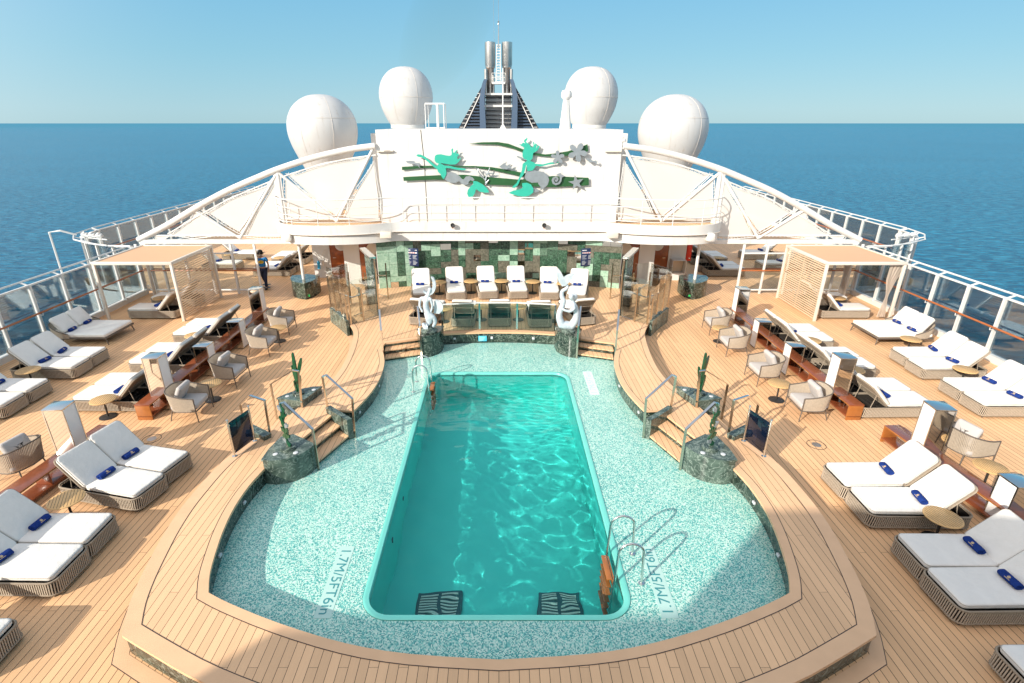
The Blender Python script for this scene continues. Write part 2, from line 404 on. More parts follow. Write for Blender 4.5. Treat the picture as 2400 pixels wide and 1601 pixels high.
ART={
'L_hair':[(-2.56,5.59),(-2.54,5.70),(-2.46,5.75),(-2.30,5.76),(-2.12,5.72),(-1.97,5.70),(-1.89,5.73),(-1.87,5.83),(-1.89,5.92),(-1.85,5.99),(-1.81,5.95),(-1.82,5.85),(-1.78,5.80),(-1.71,5.90),(-1.62,5.92),(-1.68,5.87),(-1.71,5.78),(-1.64,5.80),(-1.57,5.72),(-1.63,5.71),(-1.66,5.64),(-1.65,5.56),(-1.57,5.61),(-1.50,5.63),(-1.56,5.54),(-1.61,5.47),(-1.73,5.38),(-1.87,5.37),(-2.02,5.38),(-2.24,5.42),(-2.31,5.43),(-2.32,5.38),(-2.40,5.40),(-2.51,5.45),(-2.56,5.52)],
'L_body':[(-3.28,5.70),(-3.23,5.76),(-3.10,5.75),(-2.92,5.66),(-2.78,5.54),(-2.61,5.40),(-2.48,5.32),(-2.40,5.40),(-2.31,5.40),(-2.15,5.33),(-1.95,5.32),(-1.73,5.26),(-1.44,5.23),(-1.29,5.20),(-1.37,5.16),(-1.51,5.16),(-1.73,5.18),(-1.95,5.23),(-2.14,5.24),(-2.12,5.17),(-2.11,5.03),(-2.15,4.93),(-2.23,4.81),(-2.30,4.89),(-2.35,5.00),(-2.45,5.10),(-2.47,5.19),(-2.61,5.28),(-2.77,5.42),(-2.93,5.56),(-3.07,5.64),(-3.20,5.66)],
'L_tail':[(-2.09,5.07),(-1.92,5.09),(-1.74,5.03),(-1.59,4.93),(-1.50,4.82),(-1.43,4.80),(-1.34,4.91),(-1.19,4.93),(-1.06,4.87),(-0.99,4.78),(-1.06,4.73),(-1.15,4.77),(-1.23,4.71),(-1.25,4.62),(-1.38,4.58),(-1.51,4.62),(-1.62,4.73),(-1.75,4.67),(-1.93,4.67),(-2.10,4.73),(-2.22,4.82),(-2.13,4.94)],
'L_fin':[(-1.04,4.75),(-0.89,4.73),(-0.67,4.62),(-0.49,4.46),(-0.40,4.30),(-0.57,4.29),(-0.79,4.33),(-0.94,4.43),(-0.98,4.28),(-1.07,4.14),(-1.24,4.11),(-1.30,4.25),(-1.27,4.39),(-1.16,4.53),(-1.05,4.62)],
'R_hair':[(1.07,6.39),(1.11,6.34),(1.09,6.28),(1.04,6.23),(1.08,6.19),(1.17,6.14),(1.24,6.04),(1.30,6.00),(1.35,6.09),(1.32,6.24),(1.37,6.19),(1.40,6.09),(1.42,6.17),(1.48,6.12),(1.46,6.00),(1.43,5.94),(1.53,6.09),(1.58,6.06),(1.54,5.94),(1.47,5.87),(1.34,5.80),(1.33,5.68),(1.31,5.58),(1.24,5.54),(1.23,5.48),(1.11,5.48),(1.09,5.54),(0.98,5.59),(0.92,5.68),(0.92,5.83),(0.97,5.95),(0.99,6.02),(0.88,6.06),(0.79,6.12),(0.78,6.15),(0.86,6.12),(0.93,6.19),(1.03,6.16),(0.97,6.23),(0.98,6.29),(1.06,6.34)],
'R_body':[(1.11,5.51),(1.23,5.51),(1.40,5.44),(1.44,5.40),(1.74,5.38),(2.03,5.45),(2.24,5.47),(2.35,5.49),(2.36,5.44),(2.21,5.40),(1.99,5.38),(1.66,5.30),(1.46,5.33),(1.43,5.28),(1.34,5.15),(1.14,5.12),(1.10,5.23),(1.11,5.28),(1.08,5.37),(1.04,5.19),(0.99,5.02),(0.86,4.84),(0.80,4.68),(0.74,4.57),(0.63,4.48),(0.53,4.47),(0.55,4.54),(0.70,4.66),(0.80,4.87),(0.91,5.16),(0.93,5.38),(0.98,5.44)],
'R_tail':[(1.12,5.12),(1.34,5.16),(1.56,5.12),(1.78,5.09),(1.95,4.96),(2.01,4.77),(1.96,4.59),(1.80,4.45),(1.58,4.32),(1.36,4.26),(1.34,4.34),(1.39,4.48),(1.67,4.37),(1.67,4.52),(1.57,4.63),(1.57,4.68),(1.31,4.67),(1.09,4.77),(1.02,4.87),(1.05,5.00)],
'R_fin':[(0.92,4.66),(1.11,4.68),(1.28,4.61),(1.38,4.46),(1.38,4.30),(1.21,4.17),(0.99,4.13),(0.76,4.16),(0.56,4.22),(0.37,4.28),(0.57,4.37),(0.83,4.42),(0.94,4.48)],
'ribbon_a':[(-1.22,6.15),(-0.70,6.20),(-0.06,6.21),(0.36,6.15),(0.92,5.95),(1.36,5.81),(1.83,5.75),(2.17,5.78),(2.73,5.87),(3.19,6.01),(3.48,6.13),(3.52,5.87),(3.12,5.77),(2.74,5.70),(2.18,5.66),(1.75,5.68),(1.36,5.73),(0.93,5.84),(0.49,5.99),(-0.06,6.11),(-0.70,6.13)],
'ribbon_b':[(-3.89,5.28),(-3.10,5.32),(-1.80,5.32),(-0.93,5.31),(-0.32,5.27),(0.28,5.18),(1.07,5.03),(0.98,4.90),(0.29,5.04),(-0.32,5.16),(-0.93,5.25),(-1.80,5.27),(-3.10,5.23),(-3.89,5.15)],
'ribbon_c':[(-3.86,4.89),(-3.12,4.93),(-2.24,4.97),(-1.37,4.98),(-0.94,4.93),(-0.28,4.88),(0.81,4.79),(1.51,4.82),(2.12,4.93),(3.60,4.86),(3.63,4.57),(2.14,4.50),(0.81,4.55),(-0.28,4.59),(-0.94,4.64),(-1.47,4.76),(-2.69,4.79),(-3.85,4.74)],
'angel_fish':[(0.01,5.30),(0.14,5.40),(0.31,5.48),(0.25,5.38),(0.31,5.33),(0.38,5.38),(0.47,5.40),(0.41,5.30),(0.49,5.28),(0.49,5.19),(0.40,5.24),(0.29,5.19),(0.14,5.20)],
'left_fish':[(-3.70,5.51),(-3.55,5.52),(-3.37,5.51),(-3.32,5.44),(-3.21,5.43),(-3.13,5.45),(-3.18,5.37),(-3.16,5.24),(-3.24,5.35),(-3.37,5.40),(-3.52,5.40),(-3.65,5.43)],
'right_fish':[(3.41,5.60),(3.52,5.61),(3.63,5.58),(3.70,5.52),(3.80,5.51),(3.83,5.56),(3.85,5.49),(3.90,5.50),(3.86,5.40),(3.80,5.45),(3.67,5.48),(3.60,5.44),(3.54,5.49),(3.45,5.55)],
'chin_fish':[(0.69,5.70),(0.80,5.68),(0.93,5.63),(1.09,5.59),(1.05,5.54),(0.93,5.57),(0.80,5.61),(0.72,5.64)],
'seahorse':[(2.28,4.98),(2.37,5.03),(2.45,5.06),(2.48,5.01),(2.59,4.96),(2.56,4.90),(2.52,4.89),(2.50,4.75),(2.43,4.63),(2.28,4.58),(2.15,4.64),(2.10,4.77),(2.14,4.87),(2.27,4.92),(2.37,4.87),(2.38,4.79),(2.32,4.71),(2.24,4.73),(2.22,4.81),(2.30,4.80),(2.30,4.84),(2.23,4.84),(2.19,4.77),(2.24,4.67),(2.35,4.68),(2.43,4.77),(2.42,4.91)],
'flower_star':[(3.46,5.83),(3.48,5.79),(3.46,5.74),(3.42,5.71),(3.36,5.69),(3.28,5.70),(3.19,5.75),(3.21,5.70),(3.24,5.62),(3.24,5.55),(3.22,5.50),(3.18,5.47),(3.13,5.47),(3.08,5.50),(3.04,5.55),(3.02,5.62),(3.03,5.72),(2.99,5.68),(2.92,5.63),(2.85,5.62),(2.79,5.63),(2.75,5.66),(2.73,5.70),(2.74,5.75),(2.78,5.80),(2.85,5.83),(2.95,5.85),(2.90,5.88),(2.83,5.93),(2.78,5.99),(2.77,6.04),(2.79,6.09),(2.82,6.11),(2.88,6.12),(2.94,6.09),(3.00,6.04),(3.05,5.96),(3.06,6.01),(3.09,6.09),(3.13,6.14),(3.18,6.17),(3.23,6.17),(3.27,6.14),(3.30,6.09),(3.30,6.03),(3.27,5.96),(3.20,5.90),(3.26,5.90),(3.35,5.90),(3.41,5.87)],
'small_star':[(2.53,5.64),(2.47,5.63),(2.41,5.62),(2.43,5.60),(2.48,5.56),(2.50,5.52),(2.51,5.48),(2.49,5.44),(2.46,5.43),(2.43,5.43),(2.39,5.45),(2.35,5.49),(2.32,5.55),(2.31,5.52),(2.28,5.47),(2.25,5.43),(2.21,5.42),(2.17,5.43),(2.15,5.45),(2.14,5.48),(2.14,5.53),(2.17,5.57),(2.22,5.61),(2.18,5.61),(2.12,5.62),(2.08,5.64),(2.05,5.68),(2.04,5.71),(2.06,5.74),(2.09,5.76),(2.13,5.76),(2.19,5.75),(2.25,5.72),(2.24,5.75),(2.22,5.81),(2.23,5.85),(2.25,5.89),(2.28,5.90),(2.32,5.90),(2.35,5.88),(2.37,5.84),(2.37,5.79),(2.36,5.72),(2.39,5.74),(2.44,5.77),(2.49,5.77),(2.53,5.76),(2.56,5.74),(2.57,5.71),(2.56,5.67)],
'metal_star':[(3.02,4.99),(3.14,4.79),(3.37,4.83),(3.22,4.66),(3.34,4.46),(3.12,4.56),(2.97,4.39),(2.99,4.62),(2.77,4.72),(3.00,4.76)],
}
CORAL=[[(-0.54, 4.59), (-0.55, 4.77), (-0.78, 5.03), (-0.96, 5.26)], [(-0.55, 4.77), (-0.49, 5.0), (-0.37, 5.26)], [(-0.49, 4.98), (-0.63, 5.13)], [(-0.47, 5.03), (-0.22, 5.05)], [(-0.53, 4.66), (-0.41, 4.8)], [(-0.67, 4.89), (-0.82, 4.98)], [(-0.85, 5.12), (-0.83, 5.23)]]
# ------------------------------------------------------------------ camera, light, world
H = 6.9; TH = math.atan(512/1252)
cam = bpy.data.objects.new('camera', bpy.data.cameras.new('camera')); COL.objects.link(cam); SC.camera = cam
cam.location = (0, 0, H); cam.rotation_euler = (PI/2-TH, 0, 0)
cam.data.sensor_width = 36; cam.data.lens = 36*1252/2400; cam.data.shift_x = 30/2400; cam.data.clip_end = 200000; cam.data.clip_start = .1
AZ = math.radians(43); EL = math.radians(25.5)
sd = Vector((math.cos(AZ)*math.cos(EL), math.sin(AZ)*math.cos(EL), -math.sin(EL)))
sun = bpy.data.objects.new('sun', bpy.data.lights.new('sun', 'SUN')); COL.objects.link(sun)
sun.rotation_euler = sd.to_track_quat('-Z', 'Y').to_euler(); sun.data.energy = 6.2; sun.data.angle = math.radians(.55); sun.data.color = (1.0, .93, .82)
w = bpy.data.worlds.new('World'); SC.world = w; w.use_nodes = True
nt = w.node_tree; nt.nodes.clear()
sky = N(nt, 'ShaderNodeTexSky', sky_type='NISHITA'); sky.sun_disc = False; sky.sun_elevation = EL; sky.sun_rotation = math.atan2(-sd.x, -sd.y)
sky.air_density = 1.0; sky.dust_density = .25; sky.ozone_density = 2.2; sky.altitude = 30
# hazy turquoise summer sky: elevation ramp blended over the physical sky
tc = N(nt, 'ShaderNodeTexCoord'); sp = N(nt, 'ShaderNodeSeparateXYZ'); L(nt, tc.outputs['Generated'], sp.inputs[0])
cr = N(nt, 'ShaderNodeValToRGB'); el_ = cr.color_ramp.elements
SKYC = [(0, (.37, .63, .73)), (.02, (.37, .64, .76)), (.10, (.28, .60, .77)), (.25, (.17, .51, .80)), (.55, (.27, .46, .66)), (1, (.32, .45, .60))]
el_[0].position = 0; el_[0].color = rgb(SKYC[0][1]); el_[1].position = 1; el_[1].color = rgb(SKYC[-1][1])
for p_, c_ in SKYC[1:-1]: e_ = el_.new(p_); e_.color = rgb(c_)
L(nt, sp.outputs[2], cr.inputs[0])
sc_ = N(nt, 'ShaderNodeVectorMath', operation='SCALE'); sc_.inputs['Scale'].default_value = 1/.15; L(nt, cr.outputs[0], sc_.inputs[0])
mx_ = mixc(nt, .88, sky.outputs[0], sc_.outputs[0])
# broad warm glow added round the sun, behind the viewpoint, to fill the shade
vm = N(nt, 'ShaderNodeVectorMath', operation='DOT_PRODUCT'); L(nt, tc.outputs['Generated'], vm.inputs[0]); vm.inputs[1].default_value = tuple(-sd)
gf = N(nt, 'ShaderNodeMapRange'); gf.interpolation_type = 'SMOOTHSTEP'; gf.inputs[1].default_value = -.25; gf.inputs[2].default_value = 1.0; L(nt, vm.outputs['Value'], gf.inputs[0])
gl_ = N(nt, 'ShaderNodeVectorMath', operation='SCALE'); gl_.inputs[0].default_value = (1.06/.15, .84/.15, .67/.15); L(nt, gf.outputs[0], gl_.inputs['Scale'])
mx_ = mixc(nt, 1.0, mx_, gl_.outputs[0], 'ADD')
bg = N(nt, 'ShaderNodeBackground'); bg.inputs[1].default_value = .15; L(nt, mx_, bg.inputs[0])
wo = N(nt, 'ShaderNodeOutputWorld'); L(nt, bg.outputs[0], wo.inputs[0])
SC.view_settings.view_transform = 'Standard'; SC.view_settings.look = 'None'; SC.view_settings.exposure = 0
SC.cycles.max_bounces = 10; SC.cycles.transparent_max_bounces = 16; SC.cycles.caustics_refractive = True; SC.cycles.caustics_reflective = False
SC.cycles.use_denoising = True

# ------------------------------------------------------------------ sea
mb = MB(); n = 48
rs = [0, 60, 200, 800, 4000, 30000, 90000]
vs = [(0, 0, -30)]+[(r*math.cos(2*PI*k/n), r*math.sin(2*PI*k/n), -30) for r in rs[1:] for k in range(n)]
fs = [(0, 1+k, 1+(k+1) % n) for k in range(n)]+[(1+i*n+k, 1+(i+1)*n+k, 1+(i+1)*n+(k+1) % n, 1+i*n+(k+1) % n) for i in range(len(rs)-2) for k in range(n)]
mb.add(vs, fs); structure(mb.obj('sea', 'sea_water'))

# ------------------------------------------------------------------ decks (z = 0 main deck; .38 raised rim and terrace)
ZR = .38
inner_r = [(0, 4.91), (1.18, 4.99), (2.09, 5.15), (3.1, 5.46), (3.94, 5.79), (4.36, 5.99), (4.53, 6.37), (4.68, 6.9), (4.79, 7.4), (4.86, 7.95), (4.86, 8.55), (4.78, 9.13),
           (4.6, 9.9), (4.41, 10.2), (4.05, 11.2), (3.98, 11.5), (3.58, 11.5)]
inner_up = [(3.56, 11.46), (3.42, 12.05), (3.32, 12.7), (3.3, 13.45), (3.36, 14.2), (3.45, 14.65), (3.55, 15.0), (3.66, 15.35)]
inner_back = [(3.66, 15.8), (2.62, 16.18), (2.3, 16.35), (1.88, 16.58), (1.2, 16.70), (.6, 16.76), (0, 16.78)]
up_s = smooth_line(inner_up)
low_s = [inner_r[0]]+smooth_line(inner_r[:6])[1:]+smooth_line(inner_r[5:12])[1:]
inR = low_s+inner_r[12:16]+up_s+inner_back
inner = inR[:-1]+[inR[-1]]+mirror(inR[1:-1])
outer_r = [(0, 3.90), (1.2, 3.97), (2.5, 4.2), (3.7, 4.59), (4.5, 4.94), (5.19, 5.27)]
outer_s = [(5.19, 5.27), (5.39, 5.71), (5.54, 6.2), (5.67, 6.8), (5.76, 7.3), (5.82, 7.9), (5.82, 8.5), (5.79, 9.1), (5.7, 9.6), (5.55, 10.1)]
outer_u = [(4.98, 11.6), (4.85, 12.2), (4.66, 12.7), (4.58, 13.2), (4.55, 13.8), (4.57, 14.4), (4.62, 15.0), (4.71, 15.75), (4.88, 16.67), (5.17, 17.4), (5.6, 18.15), (6.16, 18.9)]
o1 = smooth_line(outer_r); o2 = smooth_line(outer_s); o3 = smooth_line(outer_u)
outR = o1+o2[1:]+[(5.22, 10.42)]+o3+[(6.55, 20.0), (6.55, 22.6)]
outer = outR+mirror(outR[1:])
hull_r = [(15.5, -14), (15.5, 22.6), (16.4, 22.7), (17.6, 23.1), (18.8, 23.8), (19.7, 24.8), (20.1, 26), (20.1, 62)]
POOL = (-2.04, 1.96, 5.93, 14.36); PR = .37
def rrect(x0, x1, y0, y1, r, k=8):
    o = []
    for cx, cy, a0 in ((x1-r, y1-r, 0), (x0+r, y1-r, PI/2), (x0+r, y0+r, PI), (x1-r, y0+r, 1.5*PI)):
        for i in range(k+1): a = a0+PI/2*i/k; o.append((cx+r*math.cos(a), cy+r*math.sin(a)))
    return o
deck_hole = [(p[0]*1.02, p[1]*1.0+(.05 if p[1] > 10 else -.05)) for p in inner]
structure(MB().sheet([hull_r+mirror(hull_r), deck_hole], 0).obj('main_deck', 'deck_teak', recalc=False))
structure(MB().sheet([[(p[0]*1.01, p[1]) for p in inner], rrect(POOL[0]-.11, POOL[1]+.11, POOL[2]-.11, POOL[3]+.11, PR+.11)], .002).obj('mosaic_floor', 'mosaic', recalc=False))
# raised rim and rear terrace: teak top sheet, nosing band, marble riser
top = MB().sheet([outer, inner], ZR)
rim = structure(top.obj('raised_deck', 'rim_teak', recalc=False))
ins_out = [(p[0]*.995, p[1]) for p in outer]
nos = MB()
nos.wall(outer, ZR-.05, ZR, True); nos.wall(inner[::-1], ZR-.05, ZR, True)
ot = inset_line(outer+[outer[0]], .03); it = inset_line((inner+[inner[0]]), -.03)
strip(nos, outer+[outer[0]], ot, ZR-.05); strip(nos, inner+[inner[0]], it, ZR-.05)
nos.obj('nosing', 'border_teak', rim, recalc=False)
ri = MB(); ri.wall(ot, 0, ZR-.045); ri.obj('outer_riser', 'dark_marble', rim, recalc=False)
ri = MB(); ri.wall(it, 0, ZR-.045); ri.obj('inner_riser', 'dark_marble', rim, recalc=False)
# border boards and caulk lines along the edges
def border(line, d, name='border_board'):
    b = MB(); q = inset_line(line, d); strip(b, line, q, ZR+.004); b.obj(name, 'border_teak', rim, recalc=False)
    c = MB(); r2 = inset_line(line, d+(.012 if d > 0 else -.012)); strip(c, q, r2, ZR+.0045); c.obj('caulk_line', 'caulk', rim, recalc=False)
near_out = mirror(o2)+mirror(o1)[1:]+o1[1:]+o2[1:]
# insets run to the left of the direction of travel
border(near_out, .22)
near_in = mirror(low_s[:])+low_s[1:]
border(near_in, -.15)
for sgn in (1, -1):
    a = [(sgn*x, y) for x, y in up_s]; border(a, -.14*sgn)
    a = [(sgn*x, y) for x, y in o3[2:]]; border(a, .16*sgn)
    a = [(sgn*x, y) for x, y in [(3.66, 15.8), (2.62, 16.18)]]; border(a, -.2*sgn)
border(mirror(inner_back[3:])+inner_back[3:-1][::-1][0:0]+[], .2) if 0 else None
bb = inner_back[3:]; border([(x, y) for x, y in bb]+[(-x, y) for x, y in bb[::-1][1:]], -.22)
# pale border on the main deck round the near rim
c = MB(); q0 = inset_line(near_out, -.0); q1 = inset_line(near_out, -.19); q2 = inset_line(near_out, -.2); strip(c, q1, q0, .004); structure(c.obj('deck_border', 'border_teak', recalc=False))
c = MB(); strip(c, q2, q1, .0045); structure(c.obj('deck_caulk_line', 'caulk', recalc=False))
for sgn in (1, -1):
    a = [(sgn*x, y) for x, y in o3[4:]]; c = MB(); strip(c, inset_line(a, -.17*sgn), a, .004); structure(c.obj('deck_border', 'border_teak', recalc=False))
# hull sides and the bulging side wings
hb = MB(); hl = [(15.52, -14), (15.52, 22.6), (16.42, 22.62), (17.65, 23.0), (18.9, 23.75), (19.82, 24.75), (20.2, 25.98), (20.2, 62)]
hb.wall(hl, -30, -.02); hb.wall([(-x, y) for x, y in hl], -30, -.02)
hb.wall([(-15.5, -14), (15.5, -14)], -30, 0); hb.wall([(-20.1, 62), (20.1, 62)], -30, 0)
structure(hb.obj('hull', 'hull'))

# ------------------------------------------------------------------ pool
x0, x1, y0, y1 = POOL; ZW = -.045; DEP = -1.7
pool = thing('swimming_pool', 'rectangular turquoise swimming pool set in the mosaic surround', 'swimming pool', (0, 0, 0))
lo = MB()
rings = []
for off, z in ((.105, .003), (.105, .012), (.098, .016), (.06, .014), (.012, .008), (0, -.01), (0, -.16)):
    rings.append([(p[0], p[1], z) for p in rrect(x0-off, x1+off, y0-off, y1+off, PR+off)])
m_ = len(rings[0]); lo.add([p for r in rings for p in r], [(i*m_+k, i*m_+(k+1) % m_, (i+1)*m_+(k+1) % m_, (i+1)*m_+k) for i in range(len(rings)-1) for k in range(m_)])
lo.obj('coping', 'coping', pool, recalc=False)
bs = MB(); pr = rrect(x0, x1, y0, y1, PR); bs.wall(pr[::-1], DEP, -.155, True); bs.sheet([pr], DEP)
bs.obj('basin', 'pool_lining', pool, recalc=False)
# water: real ripples
rnd = random.Random(3); vs = []
waves = [(rnd.uniform(0, 2*PI), rnd.uniform(.24, .70), rnd.uniform(0, 2*PI)) for _ in range(28)]
WX0, WX1, WY0, WY1 = x0-2.9, x1+.12, y0-2.9, y1+.12   # the sheet runs on under the coping
nx, ny = int((WX1-WX0)/.023), int((WY1-WY0)/.023)
for j in range(ny+1):
    for i in range(nx+1):
        x = WX0+(WX1-WX0)*i/nx; y = WY0+(WY1-WY0)*j/ny; z = 0
        for a, lam, ph in waves: z += (1-.72*max(0, min(1, (y-9.0)/2)))*lam*.0021*math.sin(2*PI/lam*(x*math.cos(a)+y*math.sin(a))+ph+.8*math.sin(1.7*x+2.3*y+ph))
        far = max(0, min(1, (y-9.8)/1.6))
        vs.append((x, y, ZW+z+far*.00022*(math.sin(30*y+5*math.sin(2.1*x+y)+3*x)+math.sin(43*y-4*x+3*math.sin(3.3*x-2*y)))))
fs = [(j*(nx+1)+i, j*(nx+1)+i+1, (j+1)*(nx+1)+i+1, (j+1)*(nx+1)+i) for j in range(ny) for i in range(nx)]
wt = MB(); wt.add(vs, fs); wat = wt.obj('water', 'pool_water', pool, smooth=180, recalc=False)
for cx in (-1.08, 1.08):
    g = MB(); g.bbox(cx-.40, cx+.40, 6.35, 7.35, DEP, DEP+.06, .02); dr = g.obj('drain_cover', 'grate', pool)
    g = MB()
    for k in range(14): g.box(cx-.33, cx-.03, 6.42+k*.064, 6.45+k*.064, DEP+.062, DEP+.08); g.box(cx+.03, cx+.33, 6.42+k*.064, 6.45+k*.064, DEP+.062, DEP+.08)
    g.obj('grille', 'plate_white', dr)
for yy in (8.0, 9.2):
    g = MB(); g.M = T(x0+.005, yy, -.75, ry=PI/2); g.lathe([(.0, 0), (.06, 0), (.06, .01), (0, .012)], 16); g.obj('inlet', 'grate', pool)
# lettering on the mosaic
def text(s, size, mat, name, parent, M, ext=.0015, sp=1.0):
    cu = bpy.data.curves.new('t', 'FONT'); cu.body = s; cu.size = size; cu.extrude = ext; cu.align_x = 'CENTER'; cu.align_y = 'CENTER'; cu.space_character = sp; cu.offset = 0
    to = bpy.data.objects.new('t', cu); COL.objects.link(to); bpy.context.view_layer.update()
    me = bpy.data.meshes.new_from_object(to.evaluated_get(bpy.context.evaluated_depsgraph_get())); bpy.data.objects.remove(to); bpy.data.curves.remove(cu)
    me.materials.clear(); me.materials.append(MATS[mat]); me.transform(M)
    o = bpy.data.objects.new(name, me); COL.objects.link(o); o.parent = parent; return o
for cx, cy, rz, pm, lm, lab in ((-2.67, 6.6, -PI/2, 'plate_white', 'letter_teal', 'depth marking reading 1.7M/5FT6in in the mosaic left of the pool, near end'),
                            (2.58, 6.6, PI/2, 'plate_white', 'letter_teal', 'depth marking reading 1.7M/5FT6in in the mosaic by the near ladder'),
                            (2.63, 13.75, PI/2, 'letter_white', 'plate_white', 'pale depth marking in the sunlit mosaic right of the far pool corner')):
    t = thing('depth_marking', lab, 'depth marking', (cx, cy, 0), rz)
    MB().box(-.74, .74, -.13, .13, .002, .0065).obj('plate', pm, t)
    text('1.7M/5FT6in', .235, lm, 'lettering', t, T(0, 0, .008) @ Matrix.Scale(1.13, 4, (1, 0, 0)), sp=1.02)
# ladders
def ladder(name_label, xs, ysA, ysB, side):
    """side +1: deck side at +x"""
    t = thing('pool_ladder', name_label, 'pool ladder', (xs, (ysA+ysB)/2, 0))
    for y in (ysA, ysB):
        yy = y-(ysA+ysB)/2; m = MB(); pts = [(0, yy, 0), (-.02*side, yy, .60)]
        for k in range(9): a = PI*k/8; pts.append((-.02*side-.20*side+.20*side*math.cos(a), yy, .62+.2*math.sin(a)))
        pts += [(-.43*side, yy, .30), (-.47*side, yy, -.9), (-.47*side, yy, -1.4)]
        m.tube(pts, .021, 10); m.lathe([(.0, 0), (.05, 0), (.05, .012), (.022, .02)], 14, (0, yy, .004)); m.obj('handrail', 'steel', t)
    for k in range(6):
        m = MB(); z = .02-.24*k; x = -(.44+.02)*side
        m.bbox(min(x, x-.09*side), max(x, x-.09*side), -(ysB-ysA)/2+.06, (ysB-ysA)/2-.06, z-.015, z+.015, .006); m.obj('step', 'orange_wood', t)
    m = MB(); x = -.42*side; m.bbox(min(x, x-.03*side), max(x, x-.03*side), -(ysB-ysA)/2+.06, (ysB-ysA)/2-.06, -.16, .02, .008); m.obj('back_board', 'orange_wood', t)
ladder('steel ladder with wooden steps at the near right corner of the pool', 2.30, 6.52, 7.16, 1)
ladder('steel ladder at the far left corner of the pool', -2.38, 13.16, 13.8, -1)

# ------------------------------------------------------------------ steps, plinths, handrails round the basin
def flat_rail(label, pts, loc=(0, 0, 0), group='flat steel handrails'):
    t = thing('handrail', label, 'handrail', pts[0])
    o = Vector(pts[0]); P = [Vector(p)-o for p in pts]
    for i in (0, len(P)-2):
        m = MB(); d = (P[i+1]-P[i]); m.bar(P[i], P[i+1], .055, .016, up=(P[len(P)//2]-P[0]).cross((0, 0, 1)).cross((0, 0, 1)) if 0 else (.35, .93, 0)); m.obj('post', 'bronze_steel', t)
    m = MB()
    for i in range(1, len(P)-2): m.bar(P[i]-(P[i+1]-P[i]).normalized()*.01, P[i+1]+(P[i+1]-P[i]).normalized()*.01, .055, .022)
    m.obj('top_rail', 'steel', t); return t
def slab(name, label, cat, poly, h, mat='grey_marble', z0=0, over=.02, topm=None, group=None):
    t = thing(name, label, cat, (0, 0, z0), 0, group)
    c = [sum(p[0] for p in poly)/len(poly), sum(p[1] for p in poly)/len(poly)]; t.location = (c[0], c[1], z0)
    P = [(p[0]-c[0], p[1]-c[1]) for p in poly]
    MB().prism(P, 0, h-.04).obj('base', mat, t, smooth=30)
    MB().prism([(p[0]*(1+over/.4), p[1]*(1+over/.4)) for p in P], h-.04, h).obj('top', topm or mat, t, smooth=30); return t
near_pl = [(3.93, 9.66), (3.99, 9.48), (4.09, 9.32), (4.23, 9.19), (4.4, 9.11), (4.6, 9.07), (4.8, 9.11), (4.8, 9.5), (4.72, 9.93), (4.5, 10.03)]
far_pl = [(4.62, 12.40), (4.86, 11.62), (5.52, 11.78), (5.38, 12.0), (5.12, 12.25), (4.85, 12.38)]
blk = [(5.1, 10.26), (5.2, 10.12), (5.74, 10.46), (5.64, 10.62)]
st_pl = [(1.83, 16.42), (1.87, 16.0), (1.98, 15.78), (2.14, 15.6), (2.34, 15.5), (2.46, 15.5), (2.66, 16.15), (2.3, 16.45)]
